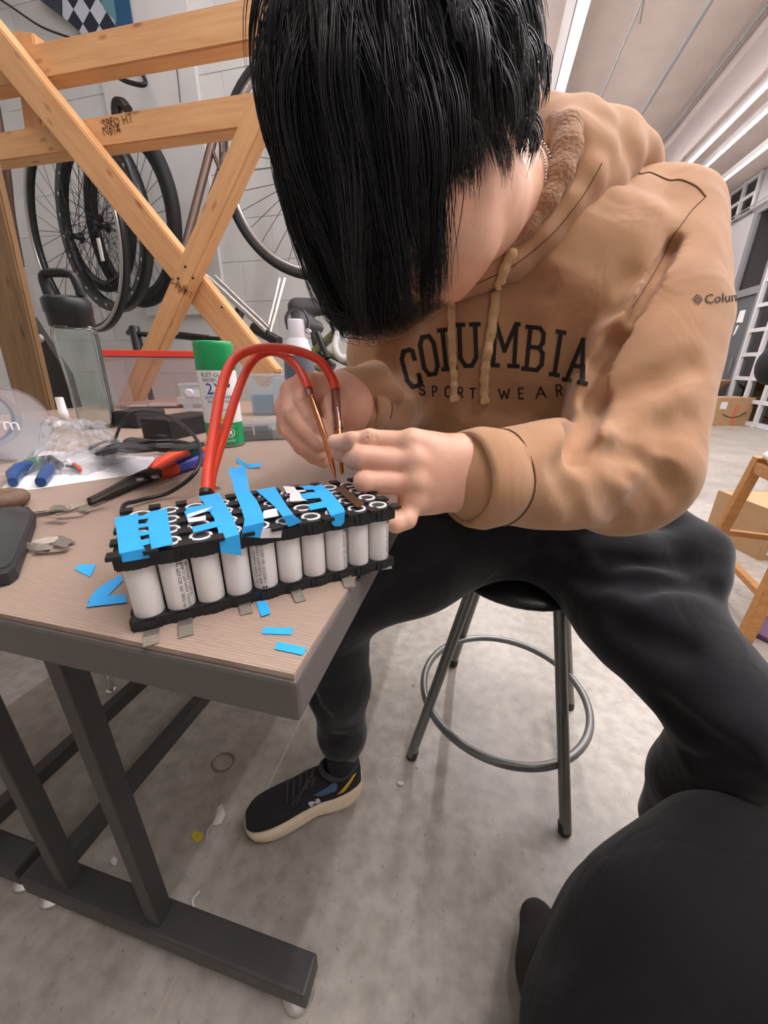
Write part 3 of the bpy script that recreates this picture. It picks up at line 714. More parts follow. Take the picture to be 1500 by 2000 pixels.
# ------------------------------------------------------------------ red-lidded storage box
A_, B_ = onT(226, 800), onT(396, 797); ux = nrm(B_-A_); uy = V(-ux[1], ux[0], 0); BXL = np.linalg.norm(B_-A_)+.02; BXD = .17; BXH = .205
bc = A_+ux*BXL/2+uy*BXD/2
sb = empty('storage_box', bc, 'clear plastic storage box with a red rimmed lid', 'storage box')
M_tub = clear('tub_plastic', (250, 240, 240), .15, .01, .05, (232, 208, 212), .5); M_redrim = mat('red_rim', (214, 62, 48), .4)
def tub(parent, c, ux, uy, L, D, Hh, mt, taper=.92, th=None, name='body'):
    b_ = MB(); p = lambda i, j, z, t: c+ux*i*L/2*t+uy*j*D/2*t+ez*z
    lo = [p(i, j, .0, taper) for i, j in ((-1, -1), (1, -1), (1, 1), (-1, 1))]; hi = [p(i, j, Hh, 1) for i, j in ((-1, -1), (1, -1), (1, 1), (-1, 1))]
    b_.add(lo+hi, [(0, 1, 2, 3), (0, 1, 5, 4), (1, 2, 6, 5), (2, 3, 7, 6), (3, 0, 4, 7)])
    return b_.build(name, mt, parent)
tub(sb, bc, ux, uy, BXL, BXD, BXH-.02, M_tub)
MB().obox(bc+ez*(BXH-.026), ux, uy, ez, BXL*1.03, BXD*1.04, .006).build('rim_flange', clear('tub_rim', (236, 226, 226), .1, .1, .3), sb)
b_ = MB()
for s_ in (-1, 1):
    b_.obox(bc+ez*(BXH-.010)+uy*s_*BXD*.52, ux, uy, ez, BXL*1.06, .012, .022); b_.obox(bc+ez*(BXH-.010)+ux*s_*BXL*.525, uy, ux, ez, BXD*1.06, .012, .022)
b_.build('lid_rim', M_redrim, sb, bevel=.003)
MB().obox(bc+ez*(BXH-.004), ux, uy, ez, BXL*1.03, BXD*1.02, .004).build('lid', mat('lid_pale_red', (226, 176, 170), .4), sb)
M_wbox = mat('white_carton', (246, 238, 238), .6)
for i, (fx, fy, l, d, hh, zz) in enumerate(((.27, -.12, .085, .06, .028, .012), (.33, .05, .05, .04, .03, .041), (-.3, -.2, .07, .05, .006, .006), (-.02, -.2, .10, .05, .012, .006))):
    o = MB().obox(bc+ux*fx*BXL+uy*fy*BXD+ez*(zz+hh/2), ux, uy, ez, l, d, hh).build('carton', M_wbox, bevel=.002)
    tag(o, ('white carton lying low inside the red-lidded box', 'pink-white carton stacked on another in the red-lidded box', 'flat white card at the left inside the red-lidded box', 'flat white card at the front inside the red-lidded box')[i], 'carton', 'cartons in the storage box')
# ------------------------------------------------------------------ small clear boxes behind the can
M_tub2 = clear('frosted_tub', (246, 248, 250), .2, .03, .24, (228, 234, 240), .6)
def tubthing(name, x, y, L, D, Hh, label, yaw=0, mt=None, lid=None):
    c = onT(x, y); a = ux*math.cos(yaw)+uy*math.sin(yaw); b = -ux*math.sin(yaw)+uy*math.cos(yaw); c = c+b*D/2
    t = empty(name, c, label, 'box'); tub(t, c, a, b, L, D, Hh, mt or M_tub2, .93)
    MB().obox(c+ez*(Hh+.003), a, b, ez, L*1.05, D*1.05, .007).build('lid', lid or M_tub2, t, bevel=.002)
    return t, c, a, b
t, c, a, b = tubthing('latch_box', 383, 812, .075, .10, .095, 'small clear box with a round latch left of the spray can', -.1)
MB().lathe(c-b*.052+ez*.072-a*.008, -b, [(0, .014), (.006, .014), (.009, .011)], 20).build('latch', mat('milky_latch', (214, 216, 218), .35), t)
MB().obox(c-b*.052+ez*.072+a*.012, a, b, ez, .04, .008, .022).build('latch_plate', mat('milky_latch', (214, 216, 218), .35), t)
t, c, a, b = tubthing('parts_tub', 527, 812, .115, .10, .125, 'tall clear parts tub behind the spray can', -.05)
MB().obox(c+ez*.035-a*.02, a, b, ez, .06, .07, .06).build('blue_contents', mat('teal_blue', (70, 150, 178), .5), t)
MB().obox(c+ez*.065+a*.034, a, b, ez, .035, .07, .11).build('white_contents', mat('pale_grey_contents', (206, 214, 220), .5), t)
oc = onT(522, 862); oL, oD, oH = .145, .085, .035; oc = oc+uy*.0+V(-.02, .05, 0)
oa = nrm(onT(580, 860)-onT(470, 866)); ob_ = V(-oa[1], oa[0], 0)
og = empty('organizer_case', oc, 'low clear organizer case with dark parts in front of the tub', 'organizer')
MB().obox(oc+ez*.0175, oa, ob_, ez, oL, oD, oH).build('case', clear('organizer_plastic', (246, 248, 250), .1, .05, .16, (228, 234, 240), .6), og, bevel=.003)
MB().obox(oc+ez*.037, oa, ob_, ez, oL*1.02, oD*1.02, .003).build('lid', clear('organizer_plastic', (226, 232, 236)), og)
for i in range(4):
    MB().obox(oc+oa*(i-1.5)*.036+ez*.012, oa, ob_, ez, .031, oD*.9, .02).build('compartment_parts', mat('dark_blue_parts', (66, 76, 92), .6) if i != 2 else mat('grey_parts', (196, 200, 204), .6), og)
MB().obox(oc+oa*.045-ob_*.0+ez*.0395, oa, ob_, ez, .035, .03, .001).build('paper_label', M_paper, og)
# ------------------------------------------------------------------ grey-and-white drinking bottle with a strap
wbp = at(590, 800, 1.06); wbp[2] = TZ
wt = empty('drinking_bottle', wbp, 'slate bottle with a white collar and dark carry strap', 'bottle')
MB().lathe(wbp, ez, [(0, .036), (.004, .040), (.12, .040), (.165, .039), (.185, .036)], 32).build('body', mat('slate_body', (88, 98, 112), .3, coat=.3), wt)
MB().lathe(wbp, ez, [(.183, .0375), (.19, .037), (.205, .032), (.222, .026), (.225, .0245)], 32).build('collar', mat('bottle_white', (226, 224, 232), .35), wt)
MB().lathe(wbp, ez, [(.224, .0235), (.266, .0225), (.269, .021), (.2695, .0001)], 28, cap=False).build('cap', mat('bottle_white', (226, 224, 232), .35), wt)
hx2 = nrm(RT-ez*(RT@ez)); tw = nrm(np.cross(hx2, ez))
a0 = wbp+ez*.245; sp = spline([a0-hx2*.024, a0-hx2*.026+ez*.03, a0-hx2*.004+ez*.052, a0+hx2*.022+ez*.045, a0+hx2*.034+ez*.02, a0+hx2*.029-ez*.005], 6)
MB().ribbon([p-tw*.010 for p in sp], [p+tw*.010 for p in sp], .004).build('strap', mat('strap_grey', (62, 62, 66), .5), wt)
MB().lathe(a0+hx2*.031-ez*.002-tw*.0, -tw, [(-.012, .005), (.013, .005), (.014, .003)], 14).build('pivot_button', mat('bottle_white', (226, 224, 232), .35), wt)
MB().obox(a0-hx2*.012-tw*.024-ez*.006, hx2, tw, ez, .022, .008, .010).build('latch', mat('bottle_white', (226, 224, 232), .35), wt, bevel=.002)
# ------------------------------------------------------------------ white marker standing
q = onT(127, 818); tag(MB().lathe(q, ez, [(0, .0115), (.001, .0125), (.024, .0125), (.0245, .0115), (.062, .0105), (.064, .0095)], 20).build('marker_cap', mat('marker_white', (228, 222, 220), .4)), 'white plastic tube standing beside the clear bottle', 'tube')
# ------------------------------------------------------------------ tipped clear cup at the left edge
ca, cb2 = onT(60, 905), onT(-70, 865)
cax = nrm(at(-120, 800, .80)-at(38, 842, .63)); ccen = at(22, 838, .64)
ccen[2] = TZ+.062
cax[2] = 0.04; cax = nrm(cax)
cu = empty('clear_cup', V(ccen[0], ccen[1], TZ), 'clear plastic cup lying on its side at the left edge', 'cup')
cupm = clear('cup_plastic', (244, 245, 248), .12, .03, .14, (226, 228, 236), .6)
MB().lathe(ccen, cax, [(0, .060), (.004, .0615), (.02, .060), (.12, .047)], 36, cap=False).build('wall', cupm, cu)
MB().lathe(ccen, cax, [(.006, .0001), (.006, .058)], 36, cap=False).build('base', clear('cup_base', (244, 245, 248), .15, .03, .28, (226, 228, 236), .6), cu)
MB().lathe(ccen, cax, [(.10, .0505), (.135, .046)], 36, cap=False).build('band', mat('cup_blue', (52, 66, 120), .4), cu)
v, f, wd = text2d('form', .03); cxr = nrm(np.cross(ez, -cax))
P = [ccen+cax*.003+cxr*(p[0]-.045)+np.cross(-cax, cxr)*(p[1]-.004+.2*(p[0]-.03)*-1) for p in v]; MB().add(P, f).build('raised_lettering', mat('white_emboss', (244, 244, 246), .3), cu)
# ------------------------------------------------------------------ paper sheet with print, phone, brown disc
ps = flat('paper_sheet', [(0, 958), (72, 880), (300, 893), (312, 922), (210, 935), (60, 957)], M_paper, 'white printed sheet under the plastic bag', 'paper', dz=.0003, th=.0004)
def flattext(s, x, y, size, sx=1.0, parent=None, mt=None, dz=.0010, xd=None):
    v, f, wd = text2d(s, size); o0 = onT(x, y, dz); a = nrm(xd if xd is not None else onT(x+30, y+1, dz)-o0); b = V(-a[1], a[0], 0)
    return MB().add([o0+a*p[0]*sx+b*p[1] for p in v], f).build('printed_text', mt or M_ink, parent)
flattext('CHEM', 66, 902, .016, 1.2, ps); flattext('laboratory supplies', 64, 906, .007, 1.1, ps)
pp = [onT(-60, 1030), onT(52, 1008), onT(74, 1022), onT(28, 1140), onT(-30, 1152)]
M_ph = mat('phone_case', (38, 38, 42), .5); M_glass2 = mat('phone_glass', (26, 28, 32), .12, spec=.6)
phc = [onT(-95, 1075), onT(-75, 1022), onT(-50, 1015), onT(40, 1004), onT(62, 1006), onT(73, 1018), onT(72, 1030), onT(38, 1130), onT(22, 1143), onT(-20, 1152), onT(-80, 1165)]
cph = sum(phc)/len(phc)
ph = empty('phone', cph, 'dark phone in a black case at the left table edge', 'phone')
MB().prism([p for p in phc], (0, 0, .011)).build('case', M_ph, ph, bevel=.0025)
MB().prism([cph+(p-cph)*.90+ez*.0108 for p in phc], (0, 0, .0008)).build('screen', M_glass2, ph)
dc = onT(8, 990)
kd = empty('brown_disc', dc, 'brown dimpled round disc beside the phone', 'disc')
MB().lathe(dc, ez, [(0, .018), (.004, .0245), (.010, .0265), (.016, .0235), (.0185, .017), (.0170, .009), (.0135, .0055), (.0125, .0001)], 28, cap=False).build('body', mat('brown_cork', (112, 88, 70), .7, var=.15, scale=120, bump=.4, bscale=400), kd)
# ------------------------------------------------------------------ pliers with red and blue grips
pl = empty('pliers', onT(270, 950), 'long-nosed pliers with red and blue grips', 'pliers')
M_jaw = mat('dark_jaw_steel', (74, 68, 64), .42, .8, var=.2, scale=90); M_red = mat('grip_red', (222, 68, 40), .42); M_blue = mat('grip_blue', (40, 56, 168), .4); M_grn = mat('grip_green', (20, 116, 92), .45)
def flatbar(pts, ws, zs, hts, name, mt, parent, bev=.002):
    """bar lying on the table along pixels with a width and height at each point"""
    P = [onT(x, y, z_) for (x, y), z_ in zip(pts, zs)]; b_ = MB(); vs = []
    for i, p in enumerate(P):
        d = nrm(P[min(i+1, len(P)-1)]-P[max(i-1, 0)]); s_ = nrm(np.cross(ez, d)); w2 = ws[i]/2; h2 = hts[i]
        for t in np.linspace(0, 2*math.pi, 13)[:-1]:
            ct, sn = math.cos(t), math.sin(t); g = 1/((abs(ct)**3+abs(sn)**3)**(1/3)); vs.append(p+s_*w2*ct*g+ez*(h2/2+h2/2*sn*g))
    fs = [(i*12+k, i*12+(k+1) % 12, (i+1)*12+(k+1) % 12, (i+1)*12+k) for i in range(len(P)-1) for k in range(12)]
    b_.add(vs, fs, True); b_.add(vs[:12], [tuple(range(12))]); b_.add(vs[-12:], [tuple(range(12))])
    return b_.build(name, mt, parent)
flatbar([(178, 988), (215, 972), (260, 952), (290, 940)], [.007, .010, .016, .020], [.002]*4, [.006, .008, .010, .011], 'jaw', M_jaw, pl)
flatbar([(176, 982), (215, 965), (262, 942), (292, 930)], [.006, .009, .014, .018], [.004]*4, [.006, .008, .010, .011], 'jaw', M_jaw, pl)
flatbar([(280, 942), (300, 934), (318, 930)], [.024, .026, .018], [.003]*3, [.013, .014, .012], 'joint', M_jaw, pl)
for x, y in ((274, 938), (304, 933)): MB().lathe(onT(x, y, .015), ez, [(0, .0045), (.0025, .0042), (.003, .003)], 14).build('rivet', M_steel, pl)
flatbar([(295, 928), (312, 915), (340, 901), (366, 893)], [.010, .016, .017, .015], [.002]*4, [.012, .016, .017, .016], 'red_grip', M_red, pl)
flatbar([(364, 893), (378, 890), (390, 888)], [.0155, .016, .015], [.002]*3, [.0165, .017, .016], 'green_grip', M_grn, pl)
flatbar([(388, 888), (398, 886), (404, 886)], [.0155, .015, .008], [.002]*3, [.0165, .016, .010], 'red_grip_tip', M_red, pl)
flatbar([(312, 934), (330, 931), (346, 924)], [.012, .019, .018], [.002]*3, [.012, .017, .018], 'red_grip', M_red, pl)
flatbar([(344, 925), (372, 915), (402, 903), (418, 895), (424, 891)], [.018, .020, .019, .017, .008], [.002]*5, [.018, .019, .018, .017, .010], 'blue_grip', M_blue, pl)
flattext('KNIPEX', 381, 914, .011, 1.0, pl, M_red, .0212, onT(415, 899)-onT(381, 914))
# ------------------------------------------------------------------ blue and green snips half under the bag
sn = empty('wire_snips', onT(70, 930), 'wire snips with blue and green curved grips under the bag', 'pliers')
flatbar([(28, 950), (30, 938), (44, 926), (62, 920)], [.010, .016, .017, .016], [.002]*4, [.012, .017, .018, .017], 'blue_grip', mat('snip_blue', (30, 70, 126), .4), sn)
flatbar([(60, 921), (72, 915), (80, 911)], [.017, .018, .016], [.002]*3, [.018, .019, .017], 'green_grip', M_grn, sn)
flatbar([(78, 912), (98, 908), (118, 915)], [.016, .020, .012], [.003]*3, [.017, .016, .010], 'joint', M_black, sn)
flatbar([(82, 950), (92, 936), (100, 920)], [.012, .015, .014], [.002]*3, [.012, .015, .014], 'blue_grip', mat('snip_blue', (30, 70, 126), .4), sn)
flatbar([(132, 913), (145, 916), (156, 921)], [.006, .006, .004], [.004]*3, [.005, .005, .004], 'blade_tip', M_black, sn)
flatbar([(146, 911), (154, 916), (158, 921)], [.007, .006, .004], [.006]*3, [.006, .006, .004], 'red_tip', M_red, sn)
# ------------------------------------------------------------------ crumpled clear bag and the flat clear pouch
def crumple(name, c, a, b, la, lb, hgt, seed, mt, label, cat, nx=34, ny=26, fold=1.0):
    r = np.random.default_rng(seed); I, J = np.meshgrid(np.linspace(-1, 1, nx), np.linspace(-1, 1, ny), indexing='ij')
    env = np.clip(1-np.abs(I)**2.2, 0, 1)*np.clip(1-np.abs(J)**2.2, 0, 1)
    Z = np.zeros_like(I)
    for _ in range(16):
        d = r.normal(size=2); d /= np.linalg.norm(d); fq = r.uniform(1, 4.5); ph_ = r.uniform(0, 6.28)
        Z += np.abs(((d[0]*I+d[1]*J)*fq+ph_) % 2-1)/16.0
    jit = r.normal(size=(2,)+I.shape)*.035*fold
    vs = []
    for side in (1, .25):
        h = TZ+.001+hgt*env*(.15+1.5*Z)*side
        P = c[None, None, :]+a*((I+jit[0])*la/2)[..., None]+b*((J+jit[1])*lb/2)[..., None]; P = P.copy(); P[..., 2] = h
        vs.append(P.reshape(-1, 3))
    fs = [(i*ny+j, (i+1)*ny+j, (i+1)*ny+j+1, i*ny+j+1) for i in range(nx-1) for j in range(ny-1)]
    o = MB().add(vs[0], fs, False).add(vs[1], [f[::-1] for f in fs], False).build(name, mt)
    return tag(o, label, cat)
M_bag = clear('bag_film', (252, 252, 253), .25, .01, .11, (236, 236, 240), .45)
rx = nrm(V(RT[0], RT[1], 0)); ry = V(-rx[1], rx[0], 0)
crumple('plastic_bag', onT(165, 903)+V(0, 0, 0), rx, ry, .135, .17, .075, 3, M_bag, 'crumpled clear plastic bag in front of the clear bottle', 'bag')
pq = [onT(165, 905, .004), onT(380, 885, .004), onT(398, 905, .004), onT(240, 935, .004)]
pv = []; NXp, NYp = 14, 6
for i in range(NXp):
    for j in range(NYp):
        s_, t_ = i/(NXp-1), j/(NYp-1); p = (pq[0]*(1-s_)+pq[1]*s_)*(1-t_)+(pq[3]*(1-s_)+pq[2]*s_)*t_; pv.append(p+ez*(.006*math.sin(s_*7)*math.sin(t_*3.1)+.004*abs(math.sin(s_*13+t_*5))))
tag(MB().add(pv, [(i*NYp+j, (i+1)*NYp+j, (i+1)*NYp+j+1, i*NYp+j+1) for i in range(NXp-1) for j in range(NYp-1)], True).build('plastic_pouch', clear('pouch_film', (248, 248, 252), .15, .06, .18, (226, 228, 238), .6)), 'flat clear plastic pouch behind the plier grips', 'pouch')
# ------------------------------------------------------------------ black charger with its bundled cable, and the lead that arcs to the pack
M_cable = mat('black_cable', (26, 26, 28), .35)
cg = onT(348, 850); ga = nrm(onT(410, 838)-onT(300, 862)); gb = V(-ga[1], ga[0], 0)
ch = empty('power_brick', cg, 'black power brick behind the cable bundle', 'charger')
MB().obox(cg+ez*.023+ga*.015, ga, gb, ez, .16, .075, .046).build('brick', M_black, ch, bevel=.005)
cm = empty('mesh_case', onT(300, 832), 'black perforated case lying left of the power brick', 'case')
mc = onT(296, 832)+gb*.03
MB().obox(mc+ez*.022, ga, gb, ez, .10, .075, .043).build('shell', mat('matt_black', (34, 34, 36), .6), cm, bevel=.006)
for i in range(7):
    for j in range(4): MB().lathe(mc+ga*(i-3)*.012+gb*(j-1.5)*.014+ez*.0435, ez, [(0, .0013), (.0004, .0011)], 8).build('vent_hole', mat('vent_grey', (92, 92, 90), .6), cm)
cbn = empty('cable_bundle', onT(285, 870), 'coiled black cable bundle tied beside the pliers', 'cable')
r_ = np.random.default_rng(5); b_ = MB()
for k in range(22):
    y0 = r_.uniform(-6, 6); y1 = r_.uniform(-7, 8); z1 = .004+.0034*(k % 7)
    a = [onT(190+r_.uniform(-3, 12), 884+y0*.6, z1), onT(222+6*(k % 3), 872+y0, z1+.014), onT(252, 874-6*(k % 3)+y1, z1+.032), onT(300+r_.uniform(-5, 8), 870+y1, z1+.042), onT(350, 870+y1, z1+.034), onT(388+r_.uniform(-10, 8), 868+y0, z1+.012)]
    b_.tube(spline(a, 6), .0031, 7)
for k in range(3):
    c = onT(203, 872, .006+.005*k); b_.tube([c+rx*.020*math.cos(t)+ez*.006*math.sin(t)+ry*.026*math.sin(t) for t in np.linspace(0, 6.28, 24)], .0026, 7)
b_.build('cable', M_cable, cbn)
MB().obox(onT(318, 866, .022), ga, gb, ez, .016, .02, .032).build('tie', mat('velcro', (22, 22, 24), .8), cbn, bevel=.004)
L_ = [onT(213, 883, .006), onT(222, 866, .022), at(238, 826, .66), at(262, 806, .66), at(300, 805, .64), at(345, 822, .61), at(380, 853, .57), at(392, 885, .53), at(380, 925, .48), onT(330, 962, .008), onT(270, 978, .006), onT(240, 992, .012), pk(-.001, PWd*.75, PH*.55)]
tag(MB().tube(spline(L_, 8), .0026, 9).build('sense_lead', M_cable), 'thin black lead arching from the bundle to the battery pack', 'cable')
# ------------------------------------------------------------------ red welding leads with copper pens
M_redc = mat('red_silicone', (222, 62, 34), .42); M_cop = mat('copper', (206, 138, 98), .22, 1); M_slv = clear('shrink_sleeve', (226, 196, 186), .1, .1, .25, (190, 120, 100)); M_graysl = mat('grey_sleeve', (140, 122, 116), .3)
base = at(403, 958, .335)
wl = empty('welding_lead', base, 'front red welding lead with a grey pen held by the left hand', 'cable', 'red welding leads')
MB().tube(spline([base, at(406, 920, .345), at(418, 840, .37), at(436, 745, .40), at(462, 697, .42), at(510, 680, .43), at(570, 683, .43), at(622, 703, .425), at(648, 738, .42), at(655, 762, .415)], 8), .0050, 12).build('cable', M_redc, wl)
MB().tube([at(402, 958, .335), at(402, 966, .333)], .0055, 12).build('strain_relief', M_black, wl)
MB().tube([at(655, 758, .416), at(657, 800, .41), at(662, 838, .405)], [.0048, .0046, .0046], 12).build('sleeve', M_slv, wl)
MB().tube([at(656, 765, .4155), at(658, 800, .41), at(663, 850, .402), at(668, 925, .39)], [.0030, .0030, .0030, .0018], 10).build('pen_tip', M_cop, wl)
wl2 = empty('welding_lead', at(409, 958, .342), 'rear red welding lead with a bare copper pen in the right hand', 'cable', 'red welding leads')
MB().tube(spline([at(409, 962, .342), at(415, 920, .355), at(440, 840, .39), at(468, 755, .43), at(490, 710, .445), at(515, 690, .45), at(545, 690, .45), at(577, 712, .425), at(597, 745, .404), at(603, 760, .399)], 8), .0046, 12).build('cable', M_redc, wl2)
MB().tube([at(599, 748, .403), at(607, 776, .396)], .0047, 12).build('sleeve', M_slv, wl2)
MB().tube([at(604, 764, .398), at(620, 812, .393), at(636, 860, .393), at(648, 905, .394), at(655, 934, .392)], [.0034, .0034, .0032, .0028, .0010], 12).build('pen_tip', M_cop, wl2)
# ================================================================== timber rack behind the table
def pine(name, a, b):
    m, n, bs = nt(name)
    tc = n.nodes.new('ShaderNodeTexCoord'); mp = n.nodes.new('ShaderNodeMapping'); mp.inputs['Scale'].default_value = (1.2, 14, 14)
    nz = n.nodes.new('ShaderNodeTexNoise'); nz.inputs['Scale'].default_value = 3; nz.inputs['Detail'].default_value = 6; nz.inputs['Distortion'].default_value = .6
    n.links.new(tc.outputs['Object'], mp.inputs[0]); n.links.new(mp.outputs[0], nz.inputs[0])
    cr = n.nodes.new('ShaderNodeValToRGB'); cr.color_ramp.elements[0].position = .3; cr.color_ramp.elements[1].position = .7
    cr.color_ramp.elements[0].color = (*lin(b), 1); cr.color_ramp.elements[1].color = (*lin(a), 1)
    # knots
    vo = n.nodes.new('ShaderNodeTexVoronoi'); vo.inputs['Scale'].default_value = 1; mp2 = n.nodes.new('ShaderNodeMapping'); mp2.inputs['Scale'].default_value = (4.2, 11, 11)
    n.links.new(tc.outputs['Object'], mp2.inputs[0]); n.links.new(mp2.outputs[0], vo.inputs['Vector'])
    kr = n.nodes.new('ShaderNodeValToRGB'); kr.color_ramp.elements[0].position = .05; kr.color_ramp.elements[1].position = .14
    kr.color_ramp.elements[0].color = (.42, .27, .16, 1); kr.color_ramp.elements[1].color = (1, 1, 1, 1)
    mx = n.nodes.new('ShaderNodeMixRGB'); mx.blend_type = 'MULTIPLY'; mx.inputs[0].default_value = .8
    n.links.new(nz.outputs['Fac'], cr.inputs[0]); n.links.new(vo.outputs['Distance'], kr.inputs[0]); n.links.new(cr.outputs[0], mx.inputs[1]); n.links.new(kr.outputs[0], mx.inputs[2])
    n.links.new(mx.outputs[0], bs.inputs['Base Color']); bs.inputs['Roughness'].default_value = .62
    return m
M_pine = pine('pine_lumber', (224, 176, 124), (206, 154, 104)); M_old = pine('weathered_post', (150, 116, 78), (112, 86, 58))
def lumber(name, c4, Yf, th, mt, parent, bev=.006):
    """board from the four front-face corners (pixels) on the plane Y=Yf; mesh kept in its own lengthwise axes for the grain"""
    P = [yp(x, y, Yf) for x, y in c4]; a = (P[0]+P[3])/2; b = (P[1]+P[2])/2
    d = nrm(b-a); nY = V(0, 1, 0); s_ = nrm(np.cross(nY, d)); wd = (abs((P[0]-P[3])@s_)+abs((P[1]-P[2])@s_))/2; L = np.linalg.norm(b-a)
    me = MB().box((-L/2, 0, -wd/2), (L/2, th, wd/2)).mesh(name)
    bm = bmesh.new(); bm.from_mesh(me); bmesh.ops.recalc_face_normals(bm, faces=bm.faces)
    bmesh.ops.bevel(bm, geom=list(bm.edges), offset=bev, segments=2, affect='EDGES'); bm.to_mesh(me); bm.free()
    o = bpy.data.objects.new(name, me); COL.objects.link(o); me.materials.append(mt)
    c = (a+b)/2; M4 = Matrix(((d[0], 0, s_[0], c[0]), (d[1], 1, s_[1], c[1]), (d[2], 0, s_[2], c[2]), (0, 0, 0, 1)))
    if parent is not None: o.parent = parent; M4 = Matrix.Translation(-Vector(parent.location)) @ M4
    o.matrix_local = M4; return o
rk = empty('timber_rack', (-1.6, 1.75, 0), 'pale pine timber rack with crossed braces behind the table', 'rack')
Y2, Y1, YB = 1.70, 1.775, 1.85
lumber('beam', [(-160, 128), (770, -60), (770, 20), (-160, 205)], YB, .08, M_pine, rk)
lumber('beam', [(-160, 280), (770, 138), (770, 205), (-160, 340)], YB, .08, M_pine, rk)
lumber('brace', [(-120, -92), (548, 730), (502, 752), (-120, -10)], Y1, .07, M_pine, rk)
lumber('brace', [(560, 90), (248, 852), (186, 852), (490, 232)], Y2, .07, M_pine, rk)
pq_ = yp(745, 300, YB+.05); MB().box((pq_[0]-.05, YB+.081, 0), (pq_[0]+.05, YB+.15, yp(700, -60, YB)[2])).build('upright', M_pine, rk, bevel=.005)
lumber('upright', [(62, 60), (88, 262), (48, 270), (22, 60)], YB+.09, .06, M_pine, rk)
for x, y in ((362, 521), (377, 543), (348, 544), (363, 567), (700/3+200, 600)): MB().ball(yp(x, y, Y2-.001), .006, 8, 4).build('screw_head', M_black, rk)
# grade stamps on the lumber: small brown ink marks
M_stamp = mat('stamp_ink', (122, 84, 48), .7)
def stamp(s, x, y, Yf, size, rot, parent=rk):
    v, f, wd = text2d(s, size); o0 = yp(x, y, Yf-.002); a = V(math.cos(rot), 0, math.sin(rot)); b = V(-math.sin(rot), 0, math.cos(rot))
    MB().add([o0+a*p[0]+b*p[1] for p in v], f).build('grade_stamp', M_stamp, parent)
for k, s in enumerate(('SPF', 'KD HT', 'No 2', '114')): stamp(s, 202+12*(k % 2), 252+14*(k//2), YB, .045, .1)
for k, s in enumerate(('S-P-F', '10-HT', '2')): stamp(s, 332+7*k, 552+9*k, Y2, .038, -.55)
rp = lumber('rough_post', [(-22, 280), (100, 815), (42, 838), (-108, 280)], 1.30, .03, M_old, None)
tag(rp, 'rough weathered wooden post at the left behind the table', 'post')
c = rp.matrix_world.copy()
M_db = mat('dark_bracket', (42, 36, 32), .6)
o = MB().prism([yp(x, y, 1.48) for x, y in ((58, 618), (130, 730), (160, 835), (235, 1250), (170, 1250), (95, 835))], (0, .03, 0)); o.build('dark_plate', M_db); tag(bpy.data.objects['dark_plate'], 'dark slanted plate leaning beside the weathered post', 'plate')
MB().lathe(yp(80, 661, 1.475), (0, -1, 0), [(0, .018), (.002, .018), (.003, .0001)], 16, cap=False).build('plate_hole', M_wall, bpy.data.objects['dark_plate'])
# ================================================================== bicycles
def wheel(name, c, ax, R_, tr, rimw, label, tm, rm, nsp=32, holes=False, hubm=None, reflector=False, rimr=None):
    ax = nrm(ax); x = nrm(np.cross(ax, (0, 0, 1))); y = np.cross(ax, x); c = np.asarray(c, float)
    t = empty(name, c, label, 'wheel', 'bicycle wheels')
    ring = lambda r, dz=0: [c+ax*dz+r*(math.cos(a)*x+math.sin(a)*y) for a in np.linspace(0, 2*math.pi, 73)[:-1]]
    if tr: MB().tube(ring(R_-tr), tr, 10, closed=True).build('tyre', tm, t)
    rr = R_-2*tr-rimw*.3; b_ = MB(); n = 72
    prof = ((rr+rimw*.5, -rimw*.5), (rr+rimw*.5, rimw*.5), (rr-rimw*.5, rimw*.35), (rr-rimw*.5, -rimw*.35))
    vs = [c+ax*dz+r*(math.cos(a)*x+math.sin(a)*y) for a in np.linspace(0, 2*math.pi, n+1)[:-1] for r, dz in prof]
    b_.add(vs, [(i*4+k, i*4+(k+1) % 4, ((i+1) % n)*4+(k+1) % 4, ((i+1) % n)*4+k) for i in range(n) for k in range(4)], True)
    ro = b_.build('rim', rm, t)
    if reflector: MB().tube(ring(rr+rimw*.2, -rimw*.5), rimw*.28, 8, closed=True).build('brake_track', M_srim, t)
    if holes:
        for i in range(24):
            a = 2*math.pi*i/24
            for sg in (-1, 1): MB().ball(c+rr*(math.cos(a)*x+math.sin(a)*y)+ax*sg*rimw*.42, (.016, .012, .003), 8, 4, ax=(x*-math.sin(a)+y*math.cos(a), x*math.cos(a)+y*math.sin(a), ax)).build('rim_cutout', mat('cutout_pale', (190, 188, 182), .5), ro)
    b_ = MB()
    for i in range(nsp):
        a = 2*math.pi*i/nsp; b2 = a+(.9 if i % 4 < 2 else -.9); sg = 1 if i % 2 else -1
        b_.tube([c+(rr-rimw*.3)*(math.cos(a)*x+math.sin(a)*y), c+.03*(math.cos(b2)*x+math.sin(b2)*y)+ax*sg*.035], .0022, 4, cap=False)
    b_.build('spokes', mat('spoke', (44, 42, 42), .4, .6), t)
    MB().lathe(c-ax*.06, ax, [(0, .008), (.012, .012), (.014, .034), (.024, .034), (.03, .018), (.09, .018), (.096, .034), (.106, .034), (.108, .012), (.125, .008)], 20).build('hub', hubm or M_black, t)
    if reflector:
        q = c+rr*.62*(math.cos(.35)*x+math.sin(.35)*y); MB().obox(q-ax*.03, x, y, ax, .035, .14, .012).build('reflector', mat('pale_reflector', (226, 222, 214), .3), t, bevel=.005)
    return t
M_rub = mat('tyre_rubber', (26, 25, 25), .7, bump=.4, bscale=120); M_brim = mat('black_rim', (26, 26, 28), .35); M_srim = mat('silver_rim', (176, 174, 170), .3, .7)
axw = nrm(_fh*math.cos(math.radians(30))+_rh*math.sin(math.radians(30)))
kk = 745
def wc(x, y, d): return at(x, y, d)
dA = 2.85
